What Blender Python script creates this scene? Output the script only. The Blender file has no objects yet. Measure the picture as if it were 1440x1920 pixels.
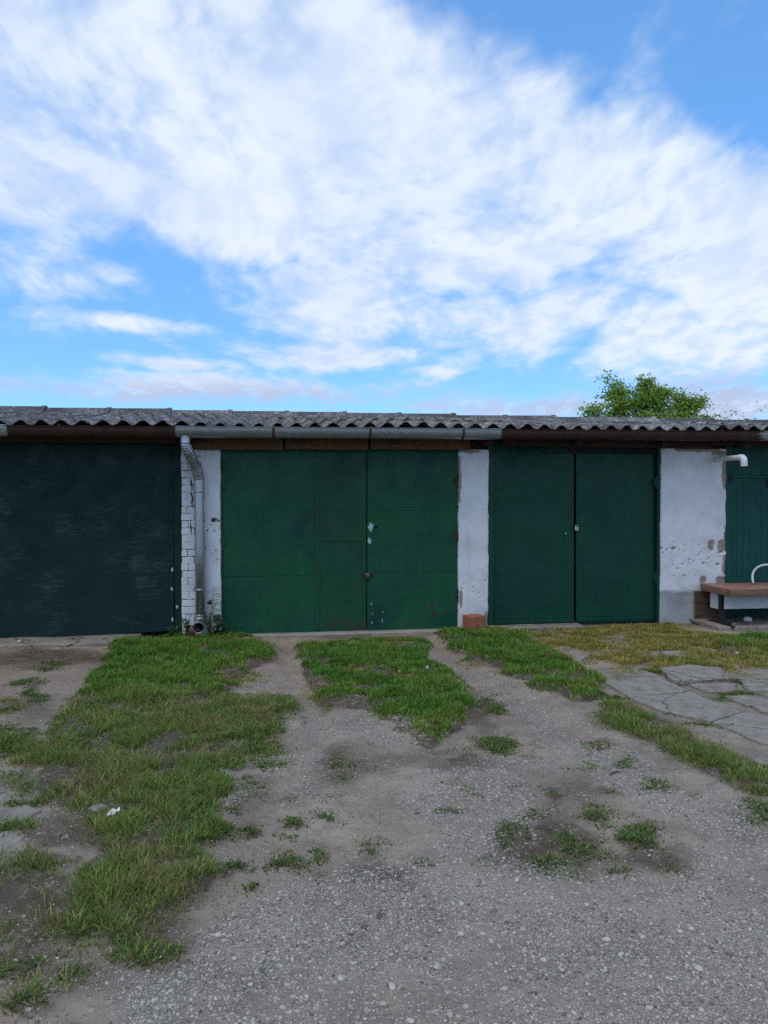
import bpy, bmesh, math, random
import numpy as np
from mathutils import Vector, Matrix

random.seed(7)
RNG = np.random.default_rng(11)
SC = bpy.context.scene
COL = SC.collection
R = math.radians

# ------------------------------------------------------------------ camera
F = 1442.0; HC = 1.46; PITCH = R(1.2)
cam_d = bpy.data.cameras.new('camera'); cam = bpy.data.objects.new('camera', cam_d); COL.objects.link(cam)
cam.location = (0, 0, HC); cam.rotation_euler = (R(90) - PITCH, 0, 0)
cam_d.sensor_fit = 'VERTICAL'; cam_d.sensor_height = 24.0; cam_d.lens = F / 1920 * 24
cam_d.clip_start = 0.05; cam_d.clip_end = 3000
SC.camera = cam
SC.render.resolution_x = 768; SC.render.resolution_y = 1024
SC.view_settings.view_transform = 'Standard'; SC.view_settings.look = 'None'
SC.view_settings.exposure = 0.15; SC.view_settings.gamma = 1.0
SC.render.engine = 'CYCLES'
SC.cycles.max_bounces = 4; SC.cycles.diffuse_bounces = 2; SC.cycles.glossy_bounces = 2; SC.cycles.transmission_bounces = 3; SC.cycles.transparent_max_bounces = 4
SC.cycles.use_denoising = False; SC.cycles.use_adaptive_sampling = True; SC.cycles.adaptive_threshold = 0.015; SC.cycles.adaptive_min_samples = 20; SC.cycles.caustics_reflective = False; SC.cycles.caustics_refractive = False

def pdir(px, py):
    """photo pixel -> direction in the world"""
    a = (px - 720) / F; b = (960 - py) / F
    return Vector((a, math.cos(PITCH) + b * math.sin(PITCH), -math.sin(PITCH) + b * math.cos(PITCH)))

# ------------------------------------------------------------------ node helper
class NT:
    def __init__(s, tree): s.t = tree; s.n = tree.nodes; s.l = tree.links
    def new(s, typ, **kw):
        n = s.n.new(typ)
        for k, v in kw.items(): setattr(n, k, v)
        return n
    def put(s, sock, v):
        if v is None: return
        if isinstance(v, bpy.types.NodeSocket): s.l.new(v, sock)
        elif isinstance(v, (tuple, list)):
            if sock.type == 'RGBA' and len(v) == 3: v = (*v, 1)
            sock.default_value = v
        else: sock.default_value = v
    def m(s, op, a, b=None, c=None, clamp=False):
        n = s.new('ShaderNodeMath', operation=op, use_clamp=clamp)
        s.put(n.inputs[0], a); s.put(n.inputs[1], b); s.put(n.inputs[2], c)
        return n.outputs[0]
    def vm(s, op, a, b=None, scale=None):
        n = s.new('ShaderNodeVectorMath', operation=op)
        s.put(n.inputs[0], a); s.put(n.inputs[1], b)
        if scale is not None: s.put(n.inputs['Scale'], scale)
        return n.outputs['Value'] if op in ('DOT_PRODUCT', 'LENGTH', 'DISTANCE') else n.outputs[0]
    def noise(s, vec, scale, detail=4, rough=0.55, dist=0.0, col=False, dim='3D'):
        n = s.new('ShaderNodeTexNoise', noise_dimensions=dim); s.put(n.inputs['Vector'], vec)
        n.inputs['Scale'].default_value = scale; n.inputs['Detail'].default_value = detail
        n.inputs['Roughness'].default_value = rough; n.inputs['Distortion'].default_value = dist
        return n.outputs['Color'] if col else n.outputs['Fac']
    def vor(s, vec, scale, out='Distance', feature='F1'):
        n = s.new('ShaderNodeTexVoronoi', feature=feature); s.put(n.inputs['Vector'], vec)
        n.inputs['Scale'].default_value = scale
        return n.outputs[out]
    def step(s, v, a, b, lo=0.0, hi=1.0, smooth=True):
        n = s.new('ShaderNodeMapRange', interpolation_type='SMOOTHSTEP' if smooth else 'LINEAR')
        s.put(n.inputs[0], v)
        for i, x in enumerate((a, b, lo, hi)): s.put(n.inputs[i + 1], x)
        return n.outputs[0]
    def mix(s, f, a, b, mode='MIX'):
        n = s.new('ShaderNodeMix', data_type='RGBA', blend_type=mode)
        s.put(n.inputs['Factor'], f); s.put(n.inputs[6], a); s.put(n.inputs[7], b)
        return n.outputs[2]
    def map(s, vec, scale=(1, 1, 1), loc=(0, 0, 0), rot=(0, 0, 0)):
        n = s.new('ShaderNodeMapping'); s.put(n.inputs[0], vec)
        n.inputs['Scale'].default_value = scale; n.inputs['Location'].default_value = loc; n.inputs['Rotation'].default_value = rot
        return n.outputs[0]
    def xyz(s, v):
        n = s.new('ShaderNodeSeparateXYZ'); s.put(n.inputs[0], v); return n.outputs
    def comb(s, x, y, z):
        n = s.new('ShaderNodeCombineXYZ'); s.put(n.inputs[0], x); s.put(n.inputs[1], y); s.put(n.inputs[2], z); return n.outputs[0]

# ------------------------------------------------------------------ sky
SUN_EL, SUN_AZ = 68.0, 215.0        # degrees; azimuth clockwise from +Y (behind the camera, to the left)
sun_to = Vector((math.sin(R(SUN_AZ)) * math.cos(R(SUN_EL)), math.cos(R(SUN_AZ)) * math.cos(R(SUN_EL)), math.sin(R(SUN_EL))))
W = bpy.data.worlds.new('World'); SC.world = W; W.use_nodes = True
W.cycles.sampling_method = 'MANUAL'; W.cycles.sample_map_resolution = 512
W.node_tree.nodes.clear(); w = NT(W.node_tree)
out = w.new('ShaderNodeOutputWorld'); bg = w.new('ShaderNodeBackground'); w.l.new(bg.outputs[0], out.inputs[0])
BG = 0.15
bg.inputs['Strength'].default_value = BG
sky = w.new('ShaderNodeTexSky', sky_type='NISHITA', sun_disc=False)
sky.sun_elevation = R(SUN_EL); sky.sun_rotation = R(SUN_AZ); sky.air_density = 1.0; sky.dust_density = 0.2; sky.ozone_density = 3.0
D_ = w.new('ShaderNodeTexCoord').outputs['Generated']
D_ = w.vm('NORMALIZE', D_)
dx, dy, dz = w.xyz(D_)
# cloud sheet seen in perspective: divide by height
hz = w.m('ADD', w.m('MAXIMUM', dz, 0.0), 0.16)
pl = w.comb(w.m('DIVIDE', dx, hz), w.m('DIVIDE', dy, hz), 0.0)
warp = w.noise(pl, 1.3, 2, 0.5, col=True, dim='2D')
plw = w.vm('ADD', pl, w.vm('SCALE', w.vm('SUBTRACT', warp, (0.5, 0.5, 0.5)), scale=0.55))
pls = w.vm('ADD', pl, w.vm('SCALE', w.vm('SUBTRACT', warp, (0.5, 0.5, 0.5)), scale=0.22))
n_big = w.noise(plw, 0.6, 2, 0.5, dim='2D')
n_puff = w.noise(w.map(pls, (1.0, 0.7, 1)), 2.6, 4, 0.6, dim='2D')
n_fine = w.noise(w.map(pls, (1.0, 0.62, 1), (0, 0, 0), (0, 0, 0.35)), 9.0, 5, 0.6, dim='2D')
dwarp = w.noise(D_, 5.0, 3, 0.6, col=True)
Dw = w.vm('ADD', D_, w.vm('SCALE', w.vm('SUBTRACT', dwarp, (0.5, 0.5, 0.5)), scale=0.15))
def great(p, q):
    n = pdir(*p).normalized().cross(pdir(*q).normalized()).normalized()
    return n
n_low = great((0, 425), (1440, 610)); n_top = great((860, 0), (1440, 285))
if n_low.dot(pdir(700, 300)) < 0: n_low = -n_low
if n_top.dot(pdir(500, 300)) < 0: n_top = -n_top
wedge = w.m('MULTIPLY', w.step(w.vm('DOT_PRODUCT', Dw, tuple(n_low)), -0.035, 0.03), w.step(w.vm('DOT_PRODUCT', Dw, tuple(n_top)), -0.05, 0.07))
def blob(px, py, rx, ry, rot=0.0, src=None):
    c = pdir(px, py).normalized()
    r_ = Vector((0, 0, 1)).cross(c).normalized() * -1
    u_ = c.cross(r_).normalized() * -1
    if u_.z < 0: u_ = -u_
    a = (r_ * math.cos(rot) + u_ * math.sin(rot)); b = (-r_ * math.sin(rot) + u_ * math.cos(rot))
    k = F / c.y
    d = w.vm('SUBTRACT', src or Dw, tuple(c))
    e1 = w.m('MULTIPLY', w.vm('DOT_PRODUCT', d, tuple(a)), F * c.y / rx); e2 = w.m('MULTIPLY', w.vm('DOT_PRODUCT', d, tuple(b)), F * c.y / ry)
    e = w.m('ADD', w.m('MULTIPLY', e1, e1), w.m('MULTIPLY', e2, e2))
    e = w.m('ADD', e, w.m('MULTIPLY', w.vm('DOT_PRODUCT', d, d), 0.5))
    return w.m('EXPONENT', w.m('MULTIPLY', e, -1.0))
Dl = w.vm('ADD', D_, w.vm('SCALE', w.vm('SUBTRACT', dwarp, (0.5, 0.5, 0.5)), scale=0.05))
cov = w.m('MULTIPLY', wedge, 0.94)
for (a, k) in ((blob(640, 565, 210, 80), 0.92), (blob(960, 605, 300, 60, -0.05), 0.98), (blob(1290, 650, 200, 62), 1.0), (blob(1400, 735, 170, 50), 0.9),
               (blob(225, 604, 140, 15, -0.02, Dl), 0.95), (blob(330, 684, 120, 12, -0.06, Dl), 0.98), (blob(390, 728, 290, 26, 0, Dl), 1.1),
               (blob(1000, 762, 190, 22, 0, Dl), 1.1), (blob(640, 668, 200, 24, 0, Dl), 0.95), (blob(600, 772, 80, 12, 0, Dl), 0.7),
               (blob(40, 520, 130, 50), 0.62), (blob(220, 515, 100, 20, -0.2, Dl), 0.62), (blob(1120, 165, 130, 70), 0.55), (blob(820, 700, 60, 14, 0, Dl), 0.7)):
    cov = w.m('MAXIMUM', cov, w.m('MULTIPLY', a, k))
cov = w.m('SUBTRACT', cov, w.m('MULTIPLY', blob(560, 60, 60, 70), 0.22))
cov = w.m('SUBTRACT', cov, w.m('MULTIPLY', blob(130, 60, 70, 60), 0.25))
cov = w.m('SUBTRACT', cov, w.m('MULTIPLY', blob(750, 120, 60, 60), 0.2))
det = w.m('ADD', w.m('MULTIPLY', w.m('SUBTRACT', n_puff, 0.5), 1.4), w.m('MULTIPLY', w.m('SUBTRACT', n_fine, 0.5), 0.82))
# beyond what the great circles describe the sheet breaks up by its own large noise
back = w.step(dy, 0.1, -0.3)
cov = w.m('ADD', w.m('MULTIPLY', cov, w.m('SUBTRACT', 1.0, back)), w.m('MULTIPLY', w.step(n_big, 0.36, 0.56), back))
dens = w.step(w.m('ADD', cov, det), 0.06, 1.02)
dens = w.m('MULTIPLY', dens, 0.97)
# cloud colour: white, greyer and bluer where thick
gs = w.noise(w.map(plw, (1.0, 0.7, 1), (3.1, 1.7, 0)), 1.6, 3, 0.55, dim='2D')
low = w.step(dz, 0.158, 0.125)
cshade = w.m('ADD', w.m('MULTIPLY', w.step(gs, 0.38, 0.66), 0.45), w.m('MULTIPLY', w.step(n_fine, 0.64, 0.36), 0.5))
ccol = w.mix(cshade, tuple(c / BG for c in (0.77, 0.84, 0.92)), tuple(c / BG for c in (0.55, 0.67, 0.89)))
lav = w.m('MULTIPLY', low, w.step(n_fine, 0.25, 0.55))
ccol = w.mix(w.m('MULTIPLY', lav, 0.75), ccol, tuple(c / BG for c in (0.38, 0.45, 0.66)))
skyc = w.mix(1.0, sky.outputs[0], w.mix(w.step(dz, 0.08, 0.50), (0.56, 0.86, 1.16), (0.86, 1.28, 1.52)), 'MULTIPLY')
w.l.new(w.mix(dens, skyc, ccol), bg.inputs[0])

sd = bpy.data.lights.new('sun', 'SUN'); sd.energy = 1.5; sd.angle = R(32); sd.color = (1, 0.90, 0.77)
so = bpy.data.objects.new('sun', sd); COL.objects.link(so)
so.rotation_euler = sun_to.to_track_quat('Z', 'Y').to_euler()

# ------------------------------------------------------------------ frames of reference
AL = R(9.0); D0 = 8.2
U = Vector((math.cos(AL), math.sin(AL), 0)); N = Vector((math.sin(AL), -math.cos(AL), 0)); P0 = Vector((0, D0, 0))
def fz(px, py, d=0.0):
    """photo pixel -> (s, z) on the plane d metres in front of the facade"""
    v = pdir(px, py); t = (d + P0.dot(N)) / v.dot(N)
    p = v * t - P0
    return p.dot(U), HC + v.z * t
def fs(px, d=0.0): return fz(px, 930, d)[0]
def wpt(s, d, z): return P0 + U * s + N * d + Vector((0, 0, z))
def gbase(y): 
    t = np.clip((np.asarray(y, float) - 3.0) / 4.5, 0, 1); return 0.004 * t * t * (3 - 2 * t)
def gp(px, py):
    """photo pixel -> point on the ground"""
    v = pdir(px, py); z = 0.0
    for _ in range(4):
        t = (z - HC) / v.z; z = float(gbase(v.y * t))
    return Vector((v.x * t, v.y * t, z))
def proj(x, y, z):
    c, s_ = math.cos(PITCH), math.sin(PITCH)
    zz = z - HC; dep = y * c - zz * s_; up = y * s_ + zz * c
    dep = np.maximum(dep, 0.05)
    return 720 + F * x / dep, 960 - F * up / dep

# value noise in numpy
_tab = RNG.random((256, 256))
def vnoise(x, y):
    xi = np.floor(x).astype(int); yi = np.floor(y).astype(int); fx = x - xi; fy = y - yi
    fx = fx * fx * (3 - 2 * fx); fy = fy * fy * (3 - 2 * fy)
    a = _tab[xi & 255, yi & 255]; b = _tab[(xi + 1) & 255, yi & 255]; c = _tab[xi & 255, (yi + 1) & 255]; d = _tab[(xi + 1) & 255, (yi + 1) & 255]
    return (a * (1 - fx) + b * fx) * (1 - fy) + (c * (1 - fx) + d * fx) * fy
def fbm(x, y, o=4):
    x = np.asarray(x, float); y = np.asarray(y, float)
    v = 0; a = 0.5; t = 0
    for i in range(o):
        v = v + a * vnoise(x + 17.3 * i, y + 31.7 * i); t += a; a *= 0.5; x = x * 2.03; y = y * 2.03
    return v / t

# ------------------------------------------------------------------ mesh helpers
def tag(o, label=None, cat=None, group=None, kind=None):
    if label: o['label'] = label
    if cat: o['category'] = cat
    if group: o['group'] = group
    if kind: o['kind'] = kind
    return o
def empty(name, loc=(0, 0, 0), rz=0.0):
    o = bpy.data.objects.new(name, None); COL.objects.link(o); o.location = loc; o.rotation_euler = (0, 0, rz); return o
def link(name, me, mat=None, parent=None, smooth=False):
    if mat is not None and not me.materials: me.materials.append(mat)
    if smooth: me.polygons.foreach_set('use_smooth', [True] * len(me.polygons))
    o = bpy.data.objects.new(name, me); COL.objects.link(o)
    if parent is not None: o.parent = parent
    return o
def npmesh(name, verts, faces, cols=None, smooth=False, attr='Col'):
    """verts (n,3); faces (m,k) all of one size"""
    verts = np.asarray(verts, np.float32); faces = np.asarray(faces, np.int32)
    me = bpy.data.meshes.new(name); k = faces.shape[1]
    me.vertices.add(len(verts)); me.vertices.foreach_set('co', verts.ravel())
    me.loops.add(faces.size); me.loops.foreach_set('vertex_index', faces.ravel())
    me.polygons.add(len(faces)); me.polygons.foreach_set('loop_start', np.arange(0, faces.size, k, dtype=np.int32))
    me.polygons.foreach_set('loop_total', np.full(len(faces), k, np.int32))
    me.update(calc_edges=True); me.validate()
    if smooth: me.polygons.foreach_set('use_smooth', np.ones(len(faces), bool))
    if cols is not None:
        a = me.color_attributes.new(attr, 'FLOAT_COLOR', 'POINT')
        c = np.ones((len(verts), 4), np.float32); c[:, :3] = cols; a.data.foreach_set('color', c.ravel())
    return me
class MB:
    def __init__(s): s.bm = bmesh.new()
    def box(s, x0, x1, y0, y1, z0, z1, bev=0.0, jit=0.0):
        v = [s.bm.verts.new((x + random.uniform(-jit, jit), y + random.uniform(-jit, jit), z + random.uniform(-jit, jit))) for x in (x0, x1) for y in (y0, y1) for z in (z0, z1)]
        fs_ = [(0, 1, 3, 2), (4, 6, 7, 5), (0, 4, 5, 1), (2, 3, 7, 6), (0, 2, 6, 4), (1, 5, 7, 3)]
        ff = [s.bm.faces.new([v[i] for i in f]) for f in fs_]
        if bev:
            es = {e for f in ff for e in f.edges}
            bmesh.ops.bevel(s.bm, geom=list(es), offset=bev, segments=2, affect='EDGES', profile=0.6)
        return s
    def hexa(s, pts, bev=0.0):
        """8 points: bottom 4 then top 4, same winding"""
        v = [s.bm.verts.new(p) for p in pts]
        ff = [s.bm.faces.new([v[i] for i in f]) for f in ((3, 2, 1, 0), (4, 5, 6, 7), (0, 1, 5, 4), (1, 2, 6, 5), (2, 3, 7, 6), (3, 0, 4, 7))]
        if bev:
            es = {e for f in ff for e in f.edges}
            bmesh.ops.bevel(s.bm, geom=list(es), offset=bev, segments=2, affect='EDGES', profile=0.6)
        return s
    def tube(s, pts, rad, n=12, cap=True):
        pts = [Vector(p) for p in pts]; rad = rad if isinstance(rad, (list, tuple)) else [rad] * len(pts)
        rings = []; ref = None
        for i, p in enumerate(pts):
            t = (pts[min(i + 1, len(pts) - 1)] - pts[max(i - 1, 0)]).normalized()
            if ref is None:
                ref = t.orthogonal().normalized()
            ref = (ref - t * ref.dot(t)).normalized(); b = t.cross(ref)
            rings.append([s.bm.verts.new(p + (ref * math.cos(2 * math.pi * j / n) + b * math.sin(2 * math.pi * j / n)) * rad[i]) for j in range(n)])
        for a, b in zip(rings, rings[1:]):
            for j in range(n): s.bm.faces.new((a[j], a[(j + 1) % n], b[(j + 1) % n], b[j]))
        if cap:
            s.bm.faces.new(rings[0][::-1]); s.bm.faces.new(rings[-1])
        return s
    def poly(s, pts): s.bm.faces.new([s.bm.verts.new(p) for p in pts]); return s
    def done(s, name, mat=None, parent=None, smooth=False):
        bmesh.ops.recalc_face_normals(s.bm, faces=s.bm.faces)
        me = bpy.data.meshes.new(name); s.bm.to_mesh(me); s.bm.free()
        o = link(name, me, mat, parent)
        if smooth:
            me.polygons.foreach_set('use_smooth', [True] * len(me.polygons))
            try: me.set_sharp_from_angle(angle=R(40))
            except Exception: pass
        return o

# ------------------------------------------------------------------ materials
def mat(name, rough=0.8, spec=0.4, metal=0.0):
    m = bpy.data.materials.new(name); m.use_nodes = True
    t = NT(m.node_tree); b = m.node_tree.nodes['Principled BSDF']
    b.inputs['Roughness'].default_value = rough; b.inputs['Metallic'].default_value = metal
    b.inputs['Specular IOR Level'].default_value = spec
    co = t.new('ShaderNodeTexCoord').outputs['Object']
    return m, t, b, co
def bump(t, b, h, strength=0.3, dist=0.01):
    n = t.new('ShaderNodeBump'); n.inputs['Strength'].default_value = strength; n.inputs['Distance'].default_value = dist
    t.put(n.inputs['Height'], h); t.l.new(n.outputs[0], b.inputs['Normal'])
def rnd(t): return t.new('ShaderNodeObjectInfo').outputs['Random']
def S(r, g, b):  # sRGB 0-255 -> linear
    return tuple(((c / 255) / 12.92 if c / 255 < 0.04045 else ((c / 255 + 0.055) / 1.055) ** 2.4) for c in (r, g, b))

def m_paint(name, base, alt, rust=0.25, scr=0.0, rough=0.42, dull=None, brush=(40, 40, 1.2), tint=None):
    m, t, b, co = mat(name, rough, 0.2)
    n1 = t.noise(co, 1.3, 5, 0.6); n2 = t.noise(t.map(co, brush), 1.0, 4, 0.6); n3 = t.noise(co, 5.5, 6, 0.62)
    c = t.mix(t.step(n1, 0.35, 0.68), base, alt)
    c = t.mix(t.m('MULTIPLY', t.step(n2, 0.4, 0.75), 0.13), c, tuple(min(1, x * 1.9 + 0.006) for x in base))
    c = t.mix(t.m('MULTIPLY', t.step(n3, 0.55, 0.75), 0.35), c, dull or tuple(x * 0.55 + 0.006 for x in base))
    n4 = t.noise(t.map(co, (1, 1, .7), (5, 2, 9)), 1.9, 5, .62)
    c = t.mix(t.m('MULTIPLY', t.step(n4, .52, .72), .75), c, tint or alt)
    z = t.xyz(co)[2]
    # rust creeping up from the bottom edge and in chips
    rn = t.noise(co, 7.0, 7, 0.68); rb = t.step(z, 0.42, 0.02)
    rm = t.step(t.m('ADD', rn, t.m('MULTIPLY', rb, 0.09 * rust / 0.25)), 0.70, 0.80)
    c = t.mix(t.m('MULTIPLY', rm, 0.6), c, (0.045, 0.026, 0.017))
    if scr:
        sn = t.noise(t.map(co, (10.0, 10.0, 62.0)), 1.0, 8, 0.80, 0.3); sn2 = t.noise(co, 2.2, 4, 0.6)
        grit = t.noise(co, 140, 2, 0.6)
        sm = t.m('MULTIPLY', t.step(t.m('ADD', sn, t.m('MULTIPLY', t.m('SUBTRACT', sn2, 0.5), 0.75)), 0.53, 0.78), t.step(grit, 0.40, 0.62))
        c = t.mix(t.m('MULTIPLY', sm, scr), c, (0.12, 0.20, 0.20))
    t.l.new(c, b.inputs['Base Color'])
    t.l.new(t.step(n3, 0.3, 0.75, rough - 0.08, rough + 0.25), b.inputs['Roughness'])
    bump(t, b, t.m('ADD', t.m('MULTIPLY', t.noise(co, 1.7, 3), 1.8), t.m('ADD', t.m('MULTIPLY', n3, 0.08), t.m('MULTIPLY', n2, 0.05))), 0.8, 0.02)
    return m
M_green = m_paint('green_door_paint', (0.0095, 0.080, 0.035), (0.0075, 0.056, 0.036), 0.3, tint=(.006, .036, .040))
M_green_b = m_paint('green_door_paint_worn', (0.0105, 0.068, 0.032), (0.010, 0.054, 0.034), 0.6, tint=(.022, .036, .021))
M_teal = m_paint('dark_teal_door_paint', (0.006, 0.053, 0.033), (0.0055, 0.044, 0.032), 0.05)
M_blue = m_paint('blue_black_door_paint', (0.0052, 0.021, 0.020), (0.006, 0.027, 0.025), 0.05, scr=0.6, rough=0.6, brush=(3, 3, 30))
M_plank = m_paint('teal_plank_paint', (0.010, 0.070, 0.058), (0.010, 0.052, 0.048), 0.02, rough=0.6, brush=(45, 45, 1.0))

def m_whitewash(name, wear_col=(0.35, 0.295, 0.24), attr=True, tone=(0.685, 0.69, 0.715), cracks=0.0):
    m, t, b, co = mat(name, 0.9, 0.2)
    n1 = t.noise(co, 3.0, 6, 0.62); n2 = t.noise(co, 22, 5, 0.65); n3 = t.noise(t.map(co, (6, 6, 1.2)), 1.5, 4, 0.6)
    c = t.mix(t.step(n1, 0.42, 0.72), tone, tuple(x * 0.80 for x in tone))
    c = t.mix(t.m('MULTIPLY', t.step(n3, 0.55, 0.78), 0.45), c, (0.40, 0.37, 0.33))
    sp = t.m('MULTIPLY', t.step(n2, 0.66, 0.72), 0.5)
    c = t.mix(sp, c, (0.16, 0.15, 0.14))
    h = t.m('ADD', t.m('MULTIPLY', n1, 0.6), t.m('MULTIPLY', n2, 0.35))
    if attr:
        at = t.new('ShaderNodeAttribute', attribute_name='Col').outputs['Color']
        wr = t.xyz(at)
        wc = t.mix(t.step(n2, 0.35, 0.65), wear_col, tuple(x * 0.7 for x in wear_col))
        c = t.mix(wr[0], c, wc)
        c = t.mix(wr[1], c, t.mix(t.step(n1, 0.4, 0.6), (0.38, 0.385, 0.40), (0.29, 0.29, 0.30)))
        c = t.mix(t.m('MULTIPLY', wr[2], 0.75), c, (0.10, 0.09, 0.085))
    if cracks:
        cm = t.m('MULTIPLY', t.step(t.noise(co, 9, 4, 0.6), 0.50 - cracks * 0.1, 0.60 - cracks * 0.1), 1.0)
        c = t.mix(cm, c, (0.06, 0.045, 0.04))
    t.l.new(c, b.inputs['Base Color']); bump(t, b, h, 0.55, 0.012)
    return m
M_plaster = m_whitewash('whitewashed_plaster')
M_whbrick = m_whitewash('whitewashed_brick', attr=False)
M_mortar = m_whitewash('whitewashed_mortar', attr=False, cracks=1.1)

def m_simple(name, c1, c2, sc=8.0, rough=0.85, bs=0.3, bd=0.01, spec=0.3, metal=0.0, stretch=(1, 1, 1), c3=None):
    m, t, b, co = mat(name, rough, spec, metal)
    v = t.map(co, stretch); n = t.noise(v, sc, 6, 0.62); n2 = t.noise(v, sc * 5, 4, 0.6)
    c = t.mix(t.step(n, 0.35, 0.68), c1, c2)
    c = t.mix(t.m('MULTIPLY', t.step(n2, 0.5, 0.75), 0.4), c, c3 or tuple(x * 0.55 for x in c1))
    t.l.new(c, b.inputs['Base Color']); bump(t, b, t.m('ADD', n, t.m('MULTIPLY', n2, 0.5)), bs, bd)
    return m
M_brick = m_simple('red_brick', (0.085, 0.045, 0.035), (0.13, 0.072, 0.055), 14)  # red brick, darkened so the footing's deep shade sits in its colour
M_clay = m_simple('fired_clay', (0.27, 0.105, 0.05), (0.33, 0.145, 0.072), 9, 0.85, 0.35, 0.006, c3=(0.22, 0.10, 0.06))
def m_conc():
    m, t, b, co = mat('old_concrete', .95, .1)
    n1 = t.noise(co, 3.0, 6, .65); n2 = t.noise(co, 14, 6, .68); n3 = t.noise(co, 90, 4, .7)
    c = t.mix(t.step(n2, .36, .66), (.21, .188, .16), (.285, .257, .222))
    c = t.mix(t.m('MULTIPLY', t.step(n1, .52, .68), .6), c, (.145, .115, .088))
    c = t.mix(t.m('MULTIPLY', t.step(n3, .55, .68), .5), c, (.08, .07, .06)); c = t.mix(t.m('MULTIPLY', t.step(n3, .42, .34), .4), c, (.34, .31, .28))
    cr = t.vor(t.vm('ADD', co, t.vm('SCALE', t.noise(co, 4, 4, .6, col=True), scale=.25)), 0.9, 'Distance', 'DISTANCE_TO_EDGE')
    c = t.mix(t.step(cr, .005, .0015), c, (.05, .042, .035))
    t.l.new(c, b.inputs['Base Color']); bump(t, b, t.m('ADD', t.m('ADD', n2, t.m('MULTIPLY', n3, .5)), t.m('MULTIPLY', t.step(cr, 0, .006), .6)), .7, .012)
    return m
M_conc = m_conc()
M_concp = m_simple('pale_concrete', (0.26, 0.245, 0.22), (0.33, 0.31, 0.28), 5, 0.95, 0.5, 0.008, 0.1, c3=(0.22, 0.21, 0.20))
M_wood_d = m_simple('dark_timber', (0.035, 0.022, 0.016), (0.06, 0.035, 0.022), 6, 0.8, 0.4, 0.006, stretch=(0.6, 8, 8))
M_osb = m_simple('strand_board', (0.105, 0.048, 0.024), (0.15, 0.075, 0.037), 22, 0.8, 0.4, 0.004, stretch=(0.5, 1, 1.6), c3=(0.09, 0.04, 0.02))
M_black = m_simple('black_steel', (0.012, 0.012, 0.014), (0.02, 0.02, 0.022), 10, 0.5, 0.1)
M_rust = m_simple('rusty_iron', (0.09, 0.04, 0.022), (0.05, 0.028, 0.02), 30, 0.8, 0.4, 0.004)
M_drip = m_simple('rust_stain', (0.030, 0.040, 0.022), (0.022, 0.045, 0.026), 30, 0.7, 0.1)
M_brass = m_simple('brass', (0.55, 0.46, 0.24), (0.45, 0.36, 0.18), 30, 0.45, 0.05, spec=0.5)
M_pvc = m_simple('weathered_white_plastic', (0.62, 0.63, 0.66), (0.52, 0.52, 0.53), 9, 0.5, 0.05, c3=(0.30, 0.28, 0.25))
M_hose = m_simple('pale_hose', (0.52, 0.56, 0.60), (0.45, 0.49, 0.54), 9, 0.45, 0.03)
M_panelgrey = m_simple('pale_grey_laminate', (0.50, 0.53, 0.55), (0.46, 0.48, 0.50), 5, 0.5, 0.03)
M_tabletop = m_simple('brown_laminate_edge', (0.22, 0.12, 0.085), (0.29, 0.178, 0.135), 5, 0.5, 0.1, 0.003, stretch=(0.7, 3, 3))
M_chrome = m_simple('bare_steel', (0.6, 0.6, 0.6), (0.5, 0.5, 0.5), 9, 0.25, 0.02, metal=1.0)
M_hole = m_simple('dark_hollow', (0.004, 0.004, 0.004), (0.006, 0.006, 0.006), 9, 0.9)
M_bare = m_simple('chipped_primer', (0.40, 0.52, 0.54), (0.30, 0.42, 0.44), 60, 0.8, 0.3, 0.002)
M_stone = m_simple('pale_limestone', (0.36, 0.34, 0.30), (0.46, 0.435, 0.39), 20, 0.9, 0.4, 0.004)
M_stone_d = m_simple('dark_stone', (0.07, 0.07, 0.075), (0.10, 0.10, 0.10), 20, 0.85, 0.4, 0.004)
M_stone_r = m_simple('brown_stone', (0.13, 0.08, 0.065), (0.17, 0.11, 0.09), 20, 0.85, 0.4, 0.004)

def m_galv(name, metal=.5, k_=1.0):
    m, t, b, co = mat(name, 0.42, 0.5, metal)
    n = t.vor(co, 45, 'Color'); g = t.xyz(n)[0]; n2 = t.noise(co, 4, 5, 0.6)
    c = t.mix(g, tuple(q * k_ for q in (0.42, 0.46, 0.49)), tuple(q * k_ for q in (0.53, 0.57, 0.60))); c = t.mix(t.m('MULTIPLY', t.step(n2, 0.5, 0.7), 0.4), c, (0.30, 0.33, 0.35))
    t.l.new(c, b.inputs['Base Color']); t.l.new(t.step(n2, 0.3, 0.7, 0.34, 0.52), b.inputs['Roughness'])
    bump(t, b, t.noise(co, 6, 2), 0.08, 0.01)
    return m
M_galv = m_galv('galvanised_steel', .85, .82); M_galv_g = m_galv('galvanised_gutter', .85, .75)
def m_oldgutter():
    m, t, b, co = mat('brown_gutter_paint', 0.6, 0.35)
    n = t.noise(co, 5, 7, 0.66); n2 = t.noise(t.map(co, (3, 10, 14)), 2, 6, 0.65)
    c = t.mix(t.step(n, 0.38, 0.66), (0.030, 0.013, 0.010), (0.055, 0.024, 0.016))
    c = t.mix(t.m('MULTIPLY', t.step(n2, 0.60, 0.72), 0.6), c, (0.09, 0.04, 0.022))
    x, _, z = t.xyz(co)
    peel = t.step(t.m('ADD', x, t.m('MULTIPLY', t.m('SUBTRACT', n2, 0.5), 0.5)), 4.10, 4.16)
    c = t.mix(t.m('MULTIPLY', peel, 0.9), c, (0.30, 0.32, 0.30))
    t.l.new(c, b.inputs['Base Color']); bump(t, b, t.m('ADD', n, t.m('MULTIPLY', n2, 0.5)), 0.3, 0.006)
    return m
M_oldgut = m_oldgutter()
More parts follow.
